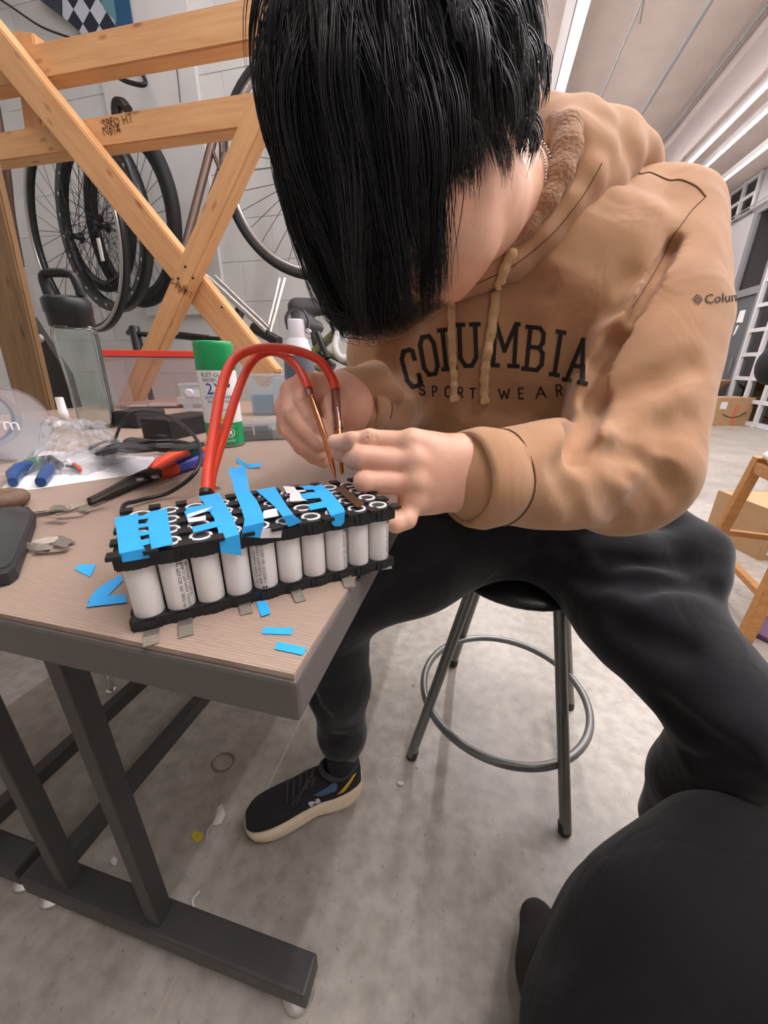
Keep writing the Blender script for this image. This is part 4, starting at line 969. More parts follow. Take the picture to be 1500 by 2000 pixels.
wheel('spoked_wheel', wc(147, 462, dA), axw, 163/kk*dA*1.02, .0, .05, 'bare silver-edged wheel hanging nearest the weathered post', M_rub, M_brim, 32, reflector=True)
o = bpy.data.objects.new('x', None); bpy.data.objects.remove(o)
wheel('spoked_wheel', wc(200, 442, 3.02), axw, 145/kk*3.02, .0, .075, 'black deep-rimmed wheel with cut-outs, second from the post', M_rub, M_brim, 36, holes=True)
wheel('spoked_wheel', wc(255, 432, 3.2), axw, 150/kk*3.2, .045, .05, 'wheel with a fat black tyre behind the crossed braces', M_rub, M_brim, 32)
wheel('spoked_wheel', wc(186, 425, 3.22), axw, 128/kk*3.22, .03, .04, 'black-tyred wheel deepest behind the cut-out rim', M_rub, M_brim, 28)
wheel('spoked_wheel', wc(612, 330, 2.8), nrm(_fh+_rh*.1), 190/kk*2.8, .03, .035, 'silver-rimmed wheel hanging behind the head of the sitter', M_rub, M_srim, 32)
def tubes(name, label, cat, segs, mt, r=.02):
    c = segs[0][0]; t = empty(name, c, label, cat)
    for i, s_ in enumerate(segs): MB().tube(s_[:2], s_[2] if len(s_) > 2 else r, 12).build(s_[3] if len(s_) > 3 else 'tube', s_[4] if len(s_) > 4 else mt, t)
    return t
M_brown = mat('brown_frame', (96, 76, 66), .4, .4); M_alu = mat('polished_alloy', (196, 194, 190), .25, .85); M_olive = mat('olive_frame', (108, 116, 74), .4)
tubes('brown_bicycle', 'brown and grey bicycle frame hanging right of the wheels', 'bicycle', [
    (at(418, 265, 2.7), at(352, 520, 2.75), .028, 'tube', M_brown), (at(432, 268, 2.75), at(440, 350, 2.72), .022), (at(415, 295, 2.7), at(450, 380, 2.75), .014, 'stay'), (at(440, 300, 2.72), at(400, 420, 2.78), .02, 'stay')], M_brown)
tubes('alloy_bicycle', 'polished alloy bicycle fork standing past the table end', 'bicycle', [
    (at(404, 540, 2.3), at(522, 648, 2.2), .016, 'blade'), (at(420, 540, 2.34), at(530, 645, 2.24), .012, 'blade'), (at(556, 545, 2.3), at(527, 650, 2.22), .012, 'stay'), (at(546, 545, 2.35), at(520, 652, 2.25), .010, 'stay'), (at(495, 640, 2.25), at(545, 668, 2.2), .03, 'hub', M_black), (at(470, 600, 2.4), at(455, 660, 2.4), .03, 'cover', M_black)], M_alu)
tubes('black_bicycle', 'black bicycle handlebar with grips behind the storage box', 'bicycle', [
    (at(250, 650, 2.35), at(300, 655, 2.3), .014), (at(300, 655, 2.3), at(430, 662, 2.25), .012), (at(352, 655, 2.28), at(408, 662, 2.26), .020, 'grip'), (at(262, 640, 2.34), at(272, 690, 2.34), .030, 'clamp'), (at(255, 645, 2.34), at(290, 700, 2.34), .02, 'bracket'), (at(268, 660, 2.34), on(300, 1000, 0)*0+V(*(at(268, 660, 2.34)[:2]+.02), 0), .018, 'stem')], M_black)
gb_ = tubes('olive_bicycle', 'olive green bicycle frame beside the drinking bottle', 'bicycle', [
    (at(700, 610, 1.9), at(600, 700, 2.0), .022), (at(640, 690, 2.0), at(720, 730, 2.1), .018), (at(610, 690, 2.0), at(650, 720, 2.0), .03, 'bracket', M_black), (at(648, 630, 1.9), at(660, 660, 1.9), .016, 'lever', M_black), (at(620, 650, 1.95), at(640, 700, 1.95), .016, 'stem', M_black), (at(600, 712, 2.0), at(690, 745, 2.0), .014, 'stay')], M_olive)
for k in range(5):
    MB().tube(spline([at(655+5*k, 640+4*k, 1.9), at(672+4*k, 625+6*k, 1.85), at(690, 660+8*k, 1.85), at(668-3*k, 705, 1.9)], 6), .003, 5).build('brake_cable', M_cable, gb_)
MB().tube(spline([at(660, 650, 1.88), at(655, 680, 1.86), at(668, 700, 1.86), at(690, 690, 1.9)], 6), .018, 8).build('pale_hose', mat('pale_hose', (196, 196, 194), .4), gb_)
# saddle with a broad padded top
sv = Vol(at(520, 700, 2.2)-.25, at(660, 540, 1.9)+.25, .008)
sv.cone(at(580, 600, 2.0), at(628, 600, 2.02), .05, .045, .03, flat=(FW, .6)).cone(at(585, 630, 2.0), at(620, 640, 2.02), .05, .035, .03, flat=(FW, .6)).cone(at(615, 660, 2.02), at(622, 690, 2.05), .022, .02, .02)
v, q = sv.mesh('saddle'); sd_ = link('bicycle_saddle', npmesh('saddle', v, q), mat('saddle_vinyl', (58, 58, 60), .5, bump=.2, bscale=60)); tag(sd_, 'dark grey padded bicycle saddle behind the drinking bottle', 'saddle')
# wall hooks, banner, strung wire
hk = empty('wall_hook', yp(262, 130, YW-.02), 'black bent wall hook between the two timber beams', 'hook')
MB().tube(spline([yp(262, 118, YW-.01), yp(283, 155, YW-.16), yp(278, 166, YW-.2), yp(250, 160, YW-.22), yp(231, 151, YW-.22)], 6), .016, 8).build('rod', M_black, hk)
MB().prism([yp(268, 130, YW-.03), yp(285, 144, YW-.03), yp(278, 150, YW-.03), yp(262, 140, YW-.03)], (0, .02, 0)).build('plate', M_brown, hk)
tag(MB().tube(spline([yp(232, 262, 1.90), yp(228, 208, 1.90), yp(240, 203, 1.90), yp(250, 215, 1.90)], 5), .022, 8).build('padded_hook', M_black), 'black padded hook above the lower timber beam', 'hook')
tag(MB().tube(spline([yp(-30, -20, YW-.05), yp(20, 12, YW-.04), yp(80, 52, YW-.04), yp(140, 75, YW-.04)], 6), .008, 6).build('strung_wire', M_cable), 'black wire sagging across the wall at the upper left', 'wire')
tag(MB().tube([yp(342, 100, YW-.06), yp(352, 200, YW-.06)], .004, 5).build('string', M_cable), 'thin cord hanging between the timber beams', 'cord')
tag(MB().tube(spline([yp(-10, 200, 2.3), yp(12, 330, 2.3), yp(22, 420, 2.3), yp(40, 520, 2.3)], 6), .022, 8).build('hanging_fork', M_brown), 'dark bent tube hanging at the far left', 'tube')
def banner_mat():
    m, n, b = nt('printed_banner')
    tc = n.nodes.new('ShaderNodeTexCoord'); mp = n.nodes.new('ShaderNodeMapping'); mp.inputs['Rotation'].default_value = (0, .6, 0); mp.inputs['Scale'].default_value = (9, 9, 9)
    ck = n.nodes.new('ShaderNodeTexChecker'); ck.inputs['Scale'].default_value = 1.0; ck.inputs[1].default_value = (*lin((34, 40, 56)), 1); ck.inputs[2].default_value = (*lin((196, 202, 214)), 1)
    n.links.new(tc.outputs['Object'], mp.inputs[0]); n.links.new(mp.outputs[0], ck.inputs[0]); n.links.new(ck.outputs[0], b.inputs['Base Color']); b.inputs['Roughness'].default_value = .5
    return m
bn = empty('wall_banner', yp(170, 10, YW-.01), 'blue banner with a checked field high on the wall', 'banner')
YBn = YW-.06
MB().prism([yp(x, y, YBn) for x, y in ((120, -60), (215, -60), (225, 55), (160, 66), (120, 30))], (0, .008, 0)).build('checked_field', banner_mat(), bn)
MB().prism([yp(x, y, YBn) for x, y in ((60, -60), (120, -60), (122, 34), (78, 0))], (0, .008, 0)).build('dark_field', mat('banner_dark', (40, 42, 56), .5, rgb2=(70, 90, 104), scale=5), bn)
MB().prism([yp(x, y, YBn) for x, y in ((172, -60), (215, -60), (228, 44), (205, 20))], (0, -.004, 0)).build('teal_field', mat('banner_teal', (96, 140, 150), .5), bn)
MB().prism([yp(x, y, YBn) for x, y in ((214, -60), (243, -60), (258, 44), (226, 55))], (0, .008, 0)).build('blue_field', mat('banner_blue', (34, 84, 122), .5), bn)
# ================================================================== right side: wooden stool, boxes, chair
M_oak = pine('oak_stool', (196, 142, 84), (170, 116, 62))
sc2 = V(1.436, 1.848, 0); sz = .70
ws = empty('wooden_stool', sc2, 'wooden stool with square legs at the right edge', 'stool')
lf = [V(1.135, 1.609, 0), V(1.2, 2.15, 0)]; lf = [lf[0], lf[1], 2*sc2-lf[0], 2*sc2-lf[1]]
tops = [sc2+(q-sc2)*.78+V(0, 0, sz-.03) for q in lf]
for a, b in zip(lf, tops): MB().bar(a, b, .045, .04, (0, 1, 0)).build('leg', M_oak, ws, bevel=.005)
for i, j, t1 in ((0, 1, .30), (1, 2, .42), (2, 3, .30), (3, 0, .42), (0, 1, .93), (2, 3, .93), (1, 2, .93), (3, 0, .93)):
    MB().bar(lf[i]+(tops[i]-lf[i])*t1, lf[j]+(tops[j]-lf[j])*t1, .03, .05 if t1 > .9 else .028).build('stretcher', M_oak, ws, bevel=.004)
sx_ = nrm(lf[1]-lf[0])
MB().lathe(sc2+V(0, 0, sz-.03), (0, 0, 1), [(0, .22), (.006, .235), (.02, .24), (.030, .232), (.034, .20)], 40, sq=5, xdir=sx_).build('seat', mat('pale_seat', (206, 192, 180), .35), ws)
M_card = mat('cardboard', (178, 142, 104), .75, var=.06, scale=20)
M_cardd = mat('cardboard_inside', (132, 98, 70), .8)
def carton(name, c, yaw, L, D, Hh, label, flaps=True, tape=None, cat='box', marks=None):
    a = V(math.cos(yaw), math.sin(yaw), 0); b = V(-a[1], a[0], 0); c = np.asarray(c, float); t = empty(name, c, label, cat, 'cardboard boxes')
    for s_, u, w_, l, nm in ((-1, b, a, L, 'side'), (1, b, a, L, 'side'), (-1, a, b, D, 'side'), (1, a, b, D, 'side')):
        off = (D if u is b else L)/2
        MB().obox(c+u*s_*(off-.004)+ez*Hh/2, w_, u, ez, l-.002 if u is b else l-.018, .008, Hh).build(nm, M_card, t)
        if flaps:
            k = (u*s_*.75+ez*.65) if s_ < 0 or u is a else (u*s_*-.5+ez*.8)
            k = nrm(k); p0 = c+u*s_*off+ez*Hh; fl_ = D*.48
            MB().hexa([p0-w_*l/2, p0+w_*l/2, p0+w_*l/2+k*fl_, p0-w_*l/2+k*fl_, p0-w_*l/2+np.cross(w_, k)*.006, p0+w_*l/2+np.cross(w_, k)*.006, p0+w_*l/2+k*fl_+np.cross(w_, k)*.006, p0-w_*l/2+k*fl_+np.cross(w_, k)*.006]).build('flap', M_card, t)
    MB().obox(c+ez*.006, a, b, ez, L-.02, D-.02, .01).build('bottom', M_cardd, t)
    if not flaps: MB().obox(c+ez*(Hh-.004), a, b, ez, L-.002, D-.002, .008).build('top', M_card, t)
    return t, c, a, b
bxq = xp(1418, 790, 4.2)
t, c, a, b = carton('cardboard_box', V(4.22, 10.0, 0), .35, .95, .62, .62, 'open cardboard box with raised flaps by the glazed wall')
MB().obox(c-b*.279+a*.15+ez*.42, a, b, ez, .14, .004, .12).build('label', M_paper, t)
t, c, a, b = carton('cardboard_box', V(4.62, 9.2, 0), .3, .80, .5, .52, 'closed cardboard box with a curved arrow mark by the glazed wall', flaps=False)
MB().tube(spline([c-b*.253+a*u+ez*(z_) for u, z_ in ((-.22, .22), (-.1, .17), (.0, .16), (.1, .17), (.2, .23))], 6), .008, 6).build('arrow_curve', M_ink, t)
MB().obox(c-b*.253+a*.215+ez*.235, nrm(a+ez*.5), b, nrm(ez-a*.5), .06, .006, .02).build('arrow_head', M_ink, t)
MB().obox(c-b*.253+a*.02+ez*.2, a, b, ez, .07, .004, .4).build('packing_tape', mat('orange_tape', (206, 120, 84), .4), t)
MB().obox(c-b*.254-a*.25+ez*.38, a, b, ez, .13, .004, .13).build('label', M_paper, t)
t, c, a, b = carton('cardboard_box', V(1.86, 2.72, 0), .25, .55, .40, .30, 'brown cardboard box standing behind the wooden stool legs', flaps=False)
MB().obox(c-b*.2015-a*.2+ez*.08, a, b, ez, .08, .003, .09).build('label', M_paper, t)
b_ = MB()
for i in range(6): b_.obox(c-b*.2015+a*(-.1+.03*(i % 3))+ez*(.2-.04*(i//3)), a, b, ez, .022, .003, .02)
b_.build('printed_marks', mat('faded_print', (120, 92, 66), .8), t)
MB().tube(spline([c+a*.1-b*.22+ez*.27, c-a*.12-b*.24+ez*.28, c-a*.16-b*.25+ez*.18, c+a*.1-b*.24+ez*.05], 8), .005, 6).build('loose_cord', M_cable)
tag(bpy.data.objects['loose_cord'], 'thin black cord looping over the brown box', 'cord')
bgp = V(2.35, 2.9, 0)
sv = Vol(bgp+V(-.3, -.25, -.02), bgp+V(.3, .25, .45), .012)
sv.ell(bgp+V(0, 0, .17), np.eye(3), (.2, .14, .165), .05).ell(bgp+V(.04, 0, .3), np.eye(3), (.13, .1, .08), .06)
v, q = sv.mesh('bag'); tag(link('canvas_bag', npmesh('bag', v, q), mat('taupe_canvas', (120, 104, 88), .8, var=.1)), 'slumped taupe canvas bag on the floor by the brown box', 'bag')
q = on(1498, 1238, 0); tag(MB().obox(q+V(.03, .02, .012), V(.8, .6, 0), V(-.6, .8, 0), ez, .22, .12, .022).build('purple_pad', mat('purple_foam', (104, 72, 104), .7), bevel=.006), 'purple foam pad on the floor under the wooden stool', 'pad')
# office chair whose rounded black back just enters the frame
oc_ = V(2.62, 3.02, 0)
och = empty('office_chair', oc_, 'black office chair whose rounded back enters at the right edge', 'chair')
bkc = at(1512, 712, 3.1); oc_2 = V(bkc[0], bkc[1], 0)
MB().ball(bkc, (.10, .16, .16), 24, 14).build('backrest', mat('black_mesh', (16, 16, 17), .9), och)
MB().tube([bkc+V(.09, .0, -.04), oc_2+V(.35, .0, .5)], .025, 8).build('back_stem', M_black, och)
oc_2 = oc_2+V(.34, -.1, 0)
MB().lathe(oc_2+V(.32, .15, .46), ez, [(0, .18), (.02, .22), (.06, .22), (.08, .18)], 24).build('seat', M_black, och)
MB().tube([oc_2+V(.1, .05, .5), oc_2+V(.32, .15, .47)], .02, 8).build('back_arm', M_black, och)
MB().tube([oc_2+V(.32, .15, .46), oc_2+V(.32, .15, .08)], .03, 10).build('gas_column', M_black, och)
for k in range(5):
    an = k*2*math.pi/5; e_ = oc_2+V(.32+.28*math.cos(an), .15+.28*math.sin(an), .07)
    MB().tube([oc_2+V(.32, .15, .1), e_], [.025, .016], 8).build('base_arm', M_black, och); MB().ball(e_-V(0, 0, .04), .03, 10, 6).build('caster', M_black, och)
# chrome leg and a box beyond the table, seen under it
q = on(848, 1160, 0); tag(MB().box((q[0]-.16, q[1], 0), (q[0], q[1]+.2, .03)).box((q[0]-.16, q[1]+.002, .03), (q[0]-.004, q[1]+.2, .16)).build('low_crate', mat('crate_tan', (150, 132, 106), .7)), 'low tan crate on the floor past the sitter', 'crate')
q = on(218, 1350, 0); qt = on(180, 1270, .25)
lg = empty('chrome_leg_chair', q, 'chrome furniture leg standing behind the table rails', 'furniture leg')
MB().tube([q+ez*.012, q+V(-.10, .12, .55)], .011, 10).build('leg', M_chrome, lg); MB().lathe(q, ez, [(0, .016), (.01, .016), (.014, .011)], 14).build('foot', M_chrome, lg)
# ================================================================== litter on the floor
def lit(poly, name, mt, label, cat, dz=.0006, th=.0006):
    tag(MB().prism([on(x, y, dz) for x, y in poly], (0, 0, th)).build(name, mt), label, cat)
lit([(372, 1633), (380, 1622), (398, 1628), (394, 1640), (388, 1645), (378, 1642)], 'yellow_scrap', mat('yellow_scrap', (206, 180, 60), .6), 'small yellow wrapper scrap on the floor', 'scrap')
lit([(416, 1610), (426, 1575), (434, 1570), (440, 1590), (432, 1608), (422, 1612)], 'film_scrap', mat('film_scrap', (206, 202, 194), .5), 'translucent film scrap beside the shoe toe', 'scrap')
lit([(215, 1682), (222, 1672), (230, 1678), (226, 1690), (218, 1688)], 'paper_scrap', M_paper, 'tiny white paper scrap on the floor between the table posts', 'scrap')
tag(MB().tube(spline([on(390, 1740, .003), on(377, 1756, .004), on(378, 1770, .003), on(386, 1790, .003)], 6), .0016, 5).build('white_string', M_paper), 'bent white string on the floor by the foot bar', 'string')
tag(MB().tube(spline([on(403, 1640, .002), on(406, 1622, .002), on(415, 1610, .002), on(426, 1590, .003)], 6), .0012, 5).build('clear_thread', mat('film_scrap', (206, 202, 194), .5)), 'pale thread trailing from the film scrap', 'thread')
tag(MB().tube([on(437, 1487, .003)+V(.030*math.cos(t), .026*math.sin(t), 0) for t in np.linspace(0, 2*math.pi, 33)[:-1]], .0016, 6, closed=True).build('rubber_band', mat('band_brown', (128, 106, 80), .6)), 'tan rubber band lying on the floor under the table', 'rubber band')
for k, (x, y) in enumerate(((782, 1530), (808, 1338), (815, 1498))):
    tag(MB().ball(on(x, y, .003), (.010 if k == 0 else .004, .006 if k == 0 else .003, .003), 8, 5).build('lint_scrap', mat('lint_pale', (196, 192, 184), .8)), ('pale paint blob on the floor left of the stool', 'grit speck on the floor left of the stool ring', 'grit speck below the left stool foot')[k], 'debris')
# ================================================================== the sitter
def cbv(x, y, z): return RT*x+UP*y-FW*z      # right, up, toward the viewer
M_skin = None
def skin_mat():
    m, n, b = nt('skin')
    tc = n.nodes.new('ShaderNodeTexCoord'); nz = n.nodes.new('ShaderNodeTexNoise'); nz.inputs['Scale'].default_value = 28; nz.inputs['Detail'].default_value = 5
    cr = n.nodes.new('ShaderNodeValToRGB'); cr.color_ramp.elements[0].position = .3; cr.color_ramp.elements[1].position = .72
    cr.color_ramp.elements[0].color = (*lin((222, 164, 138)), 1); cr.color_ramp.elements[1].color = (*lin((240, 196, 168)), 1)
    n2 = n.nodes.new('ShaderNodeTexNoise'); n2.inputs['Scale'].default_value = 420; n2.inputs['Detail'].default_value = 2
    bp_ = n.nodes.new('ShaderNodeBump'); bp_.inputs['Strength'].default_value = .18; bp_.inputs['Distance'].default_value = .001
    n.links.new(tc.outputs['Object'], nz.inputs[0]); n.links.new(tc.outputs['Object'], n2.inputs[0]); n.links.new(nz.outputs['Fac'], cr.inputs[0]); n.links.new(cr.outputs[0], b.inputs['Base Color'])
    n.links.new(n2.outputs['Fac'], bp_.inputs['Height']); n.links.new(bp_.outputs[0], b.inputs['Normal'])
    b.inputs['Roughness'].default_value = .48; b.inputs['Subsurface Weight'].default_value = .12; b.inputs['Subsurface Radius'].default_value = (.008, .003, .0015); b.inputs['Subsurface Scale'].default_value = .6
    return m
M_skin = skin_mat()
def cloth(name, rgb, rough=.9, sheen=.25, bscale=900, bump=.35, var=.08, fdist=.0012):
    m, n, b = nt(name); c = lin(rgb)
    tc = n.nodes.new('ShaderNodeTexCoord')
    nz = n.nodes.new('ShaderNodeTexNoise'); nz.inputs['Scale'].default_value = 14; nz.inputs['Detail'].default_value = 6
    cr = n.nodes.new('ShaderNodeValToRGB'); cr.color_ramp.elements[0].position = .3; cr.color_ramp.elements[1].position = .7
    cr.color_ramp.elements[0].color = (*[v*(1-var) for v in c], 1); cr.color_ramp.elements[1].color = (*[min(1, v*(1+var)) for v in c], 1)
    n2 = n.nodes.new('ShaderNodeTexNoise'); n2.inputs['Scale'].default_value = bscale; n2.inputs['Detail'].default_value = 3
    bp_ = n.nodes.new('ShaderNodeBump'); bp_.inputs['Strength'].default_value = bump; bp_.inputs['Distance'].default_value = fdist
    n3 = n.nodes.new('ShaderNodeTexNoise'); n3.inputs['Scale'].default_value = 11; n3.inputs['Detail'].default_value = 2; n3.inputs['Distortion'].default_value = 1.2
    b3 = n.nodes.new('ShaderNodeBump'); b3.inputs['Strength'].default_value = .4; b3.inputs['Distance'].default_value = .012
    n.links.new(n3.outputs['Fac'], b3.inputs['Height']); n.links.new(b3.outputs[0], bp_.inputs['Normal'])
    for q in (nz, n2, n3): n.links.new(tc.outputs['Object'], q.inputs[0])
    n.links.new(nz.outputs['Fac'], cr.inputs[0]); n.links.new(cr.outputs[0], b.inputs['Base Color']); n.links.new(n2.outputs['Fac'], bp_.inputs['Height']); n.links.new(bp_.outputs[0], b.inputs['Normal'])
    b.inputs['Roughness'].default_value = rough; b.inputs['Sheen Weight'].default_value = sheen; b.inputs['Specular IOR Level'].default_value = .25
    return m
M_hood = cloth('brown_fleece', (182, 139, 104)); M_fleece = cloth('sherpa_lining', (168, 126, 94), bscale=210, bump=1.0, fdist=.005); M_trs = cloth('black_trousers', (23, 23, 27), .88, .22, 700, .25, .1)
pr = empty('person', V(.12, .93, 0), 'person in a brown hoodie bent over the battery pack on a metal stool', 'person')
# ---- head frame
HC = at(796, 268, .372)
hu = nrm(cbv(-.70, .45, .55)); hf = cbv(-.42, -.88, .18); hf = nrm(hf-hu*(hf@hu)); hl = np.cross(hu, hf)
def hp_(f_, u_, l_): return HC+hf*f_+hu*u_+hl*l_
HA = (hf, hl, hu)
# ---- landmarks
Lsh, Lel, Lwr = at(1286, 458, .585), at(1232, 920, .475), at(900, 935, .372)
Rsh, Rel, Rwr = at(775, 600, .70), at(782, 790, .70), at(672, 792, .475)
NB = at(1065, 425, .565)      # root of the neck
PEL = V(.13, .93, .69)
# ---- head and neck
hv = Vol(HC-.24, HC+np.array([.30, .32, .24]), .0032)
hv.ell(hp_(0, .012, 0), HA, (.097, .074, .098), .02)                       # skull
hv.ell(hp_(.028, -.045, 0), HA, (.070, .062, .075), .04)                   # face
hv.cone(hp_(.065, -.108, 0), hp_(.045, -.098, .028), .019, .021, .03).cone(hp_(.065, -.108, 0), hp_(.045, -.098, -.028), .019, .021, .03)   # chin
for s_ in (-1, 1):
    hv.cone(hp_(.048, -.098, s_*.028), hp_(-.015, -.058, s_*.056), .020, .017, .03)        # jaw
    hv.ell(hp_(.068, -.028, s_*.040), HA, (.022, .026, .024), .025)                        # cheekbone
    hv.ell(hp_(.098, -.003, s_*.032), HA, (.012, .018, .010), .012, sub=True)              # eye socket
    hv.ell(hp_(.083, -.004, s_*.032), HA, (.0125, .0125, .0125), .004)                     # eyeball and lid
    hv.cone(hp_(.094, .016, s_*.014), hp_(.084, .019, s_*.046), .008, .006, .012)          # brow
    hv.ell(hp_(-.008, -.018, s_*.077), HA, (.018, .006, .030), .006); hv.ell(hp_(-.006, -.016, s_*.083), HA, (.010, .004, .018), .004, sub=True)   # ear
hv.cone(hp_(.096, .002, 0), hp_(.117, -.036, 0), .008, .011, .012).cone(hp_(.104, -.041, .009), hp_(.104, -.041, -.009), .007, .007, .01)        # nose
hv.cone(hp_(.096, -.066, .016), hp_(.096, -.066, -.016), .0065, .0065, .008).cone(hp_(.094, -.076, .014), hp_(.094, -.076, -.014), .007, .007, .008).cone(hp_(.104, -.071, .018), hp_(.104, -.071, -.018), .002, .002, .003, sub=True)   # lips
hv.chain([hp_(-.020, -.045, 0), hp_(-.02, -.10, .008), at(1005, 382, .505), NB], [.048, .043, .045, .054], .035)                                   # neck
hvs = hv.mesh('head')
# ---- hands: finger chains as (photo pixel, depth) joints
def pts(l): return [at(*p) for p in l]
LH = Vol(at(780, 940, .37)-.13, at(780, 940, .37)+.13, .0016)
kn = [(806, 866, .354), (812, 903, .350), (812, 943, .352), (806, 980, .360)]      # knuckles, index to little
wr1, wr2 = at(905, 900, .375), at(905, 948, .380)
for k_, w_ in zip(kn, (wr1, wr1*.7+wr2*.3, wr1*.3+wr2*.7, wr2)): LH.cone(at(*k_), w_, .0128, .0175, .012)
LH.cone(at(*kn[0])-UP*.001, at(*kn[3]), .0112, .0105, .010); LH.cone(at(840, 884, .366), at(840, 968, .372), .016, .016, .015)
LH.chain([wr1*.5+wr2*.5, Lwr+nrm(Lel-Lwr)*.03, Lwr+nrm(Lel-Lwr)*.08], [.026, .025, .024], .03)
LH.cone(wr1, Lwr+nrm(Lel-Lwr)*.02+UP*.006, .019, .021, .02).cone(wr2, Lwr+nrm(Lel-Lwr)*.02-UP*.006, .018, .021, .02)
FK = .0022
LH.chain(pts([kn[0], (722, 857, .352), (686, 860, .358), (653, 863, .363)]), [.0112, .0086, .0080, .0070], FK)        # index, straight
LH.chain(pts([kn[1], (704, 893, .346), (690, 898, .364), (684, 893, .384)]), [.0112, .0104, .0092, .0080], FK)        # middle, folded under
LH.chain(pts([kn[2], (714, 942, .345), (716, 948, .366), (732, 948, .386)]), [.0112, .0110, .0095, .0082], FK)        # ring
LH.chain(pts([kn[3], (794, 1014, .350), (774, 1022, .346), (752, 1006, .348), (745, 995, .352)]), [.0100, .0094, .0090, .0080, .0070], FK)   # little, hooked
LH.chain(pts([(850, 896, .388), (770, 893, .395), (706, 890, .386), (664, 886, .374)]), [.016, .0125, .0102, .0082], .004)  # thumb
for k_, o_ in ((kn[0], .0075), (kn[1], .0080), (kn[2], .0075), (kn[3], .007)): LH.ell(at(k_[0]-3, k_[1]-4, k_[2]-.0075), np.eye(3), (o_, o_*.8, o_), .010)
for x, y in ((722, 857), (686, 860)): LH.ell(at(x, y-4, .3475), np.eye(3), (.0060, .0050, .0060), .006)
for x, y, d in ((731, 846, .3435), (724, 846, .3428), (717, 847, .3432), (689, 853, .3505), (684, 853, .351)): LH.cone(at(x, y, d), at(x+3, y+12, d-.0006), .0007, .0007, .0016, sub=True)   # skin creases over the joints
for a_, b_2 in (((835, 878), (890, 905)), ((838, 912), (892, 920)), ((836, 950), (892, 938))): LH.cone(at(*a_, .3525), at(*b_2, .3600), .0025, .0022, .010)   # tendons
lhs = LH.mesh('hand_l')
RH = Vol(at(610, 800, .45)-.13, at(610, 800, .45)+.13, .0016)
rk_ = [(596, 748, .430), (570, 764, .436), (558, 797, .445), (561, 833, .455)]
rw = [at(668, 768, .468), at(676, 806, .475)]
for k_, t_ in zip(rk_, (0, .3, .65, 1)): RH.cone(at(*k_), rw[0]*(1-t_)+rw[1]*t_, .0128, .019, .012)
RH.cone(at(625, 785, .456), at(660, 798, .470), .021, .023, .018)
RH.chain([at(668, 788, .470), Rwr, Rwr+nrm(Rel-Rwr)*.08], [.026, .025, .024], .03)
RH.chain(pts([rk_[0], (592, 787, .415), (607, 815, .411), (622, 838, .410)]), [.0122, .0106, .0094, .0080], FK)     # index
RH.chain(pts([rk_[1], (570, 808, .417), (598, 843, .412), (622, 868, .410)]), [.0122, .0108, .0096, .0082], FK)     # middle
RH.chain(pts([rk_[2], (568, 843, .426), (598, 872, .420), (625, 889, .417)]), [.0116, .0102, .0092, .0078], FK)     # ring
RH.chain(pts([rk_[3], (588, 872, .440), (612, 892, .436), (632, 902, .432)]), [.0104, .0092, .0082, .0072], FK)     # little
RH.chain(pts([(652, 772, .455), (646, 800, .432), (650, 828, .420), (648, 855, .414)]), [.0160, .0125, .0104, .0084], .005)  # thumb
for k_ in rk_: RH.ell(at(k_[0], k_[1], k_[2]-.0075), np.eye(3), (.008, .008, .008), .010)
for x, y, d in ((591, 783, .4045), (594, 790, .4038), (606, 812, .4015), (570, 804, .406), (574, 812, .405), (600, 843, .4020)): RH.cone(at(x-6, y+4, d), at(x+6, y-3, d), .0007, .0007, .0016, sub=True)
rhs = RH.mesh('hand_r')
# fingernails are set into the surface by a paler mesh; body under the clothes is a coarse trunk with arms
TR = Vol(V(-.35, .42, .55), V(.42, 1.12, 1.40), .012)
TR.chain([PEL, V(.09, .86, .86), V(.06, .79, 1.05), V(.06, .76, 1.2), NB], [.09, .08, .085, .07, .050], .06)
TR.chain([V(.06, .77, 1.2), Lsh, Lel, Lwr+nrm(Lel-Lwr)*.06], [.05, .032, .026, .024], .03); TR.chain([V(.04, .77, 1.18), Rsh, Rel, Rwr+nrm(Rel-Rwr)*.06], [.05, .032, .026, .024], .03)
trs_ = TR.mesh('trunk')
bv, bq = joinmesh([hvs, lhs, rhs, trs_])
body = link('body', npmesh('body', bv, bq), M_skin, pr)
body_t = bvh(bv, bq)
# fingernails
M_nail = mat('fingernail', (226, 176, 160), .3)
for x, y, d, ang in ((619, 832, .405, 60), (619, 863, .404, 45), (650, 884, .37, 0)):
    b_ = MB(); c = cast(body_t, x, y, .0)
    if c is None: continue
    L_ = []; 
    for i in range(5):
        for j in range(5):
            a_ = (i-2)*3.4; b2 = (j-2)*2.6; ca_, sa_ = math.cos(math.radians(ang)), math.sin(math.radians(ang))
            if abs(i-2) == 2 and abs(j-2) == 2: a_ *= .8; b2 *= .8
            L_.append(cast(body_t, x+a_*ca_-b2*sa_, y+a_*sa_+b2*ca_, .0005))
    if any(p is None for p in L_): continue
    b_.add(L_, [(i*5+j, (i+1)*5+j, (i+1)*5+j+1, i*5+j+1) for i in range(4) for j in range(4)], True).build('fingernail', M_nail, body)
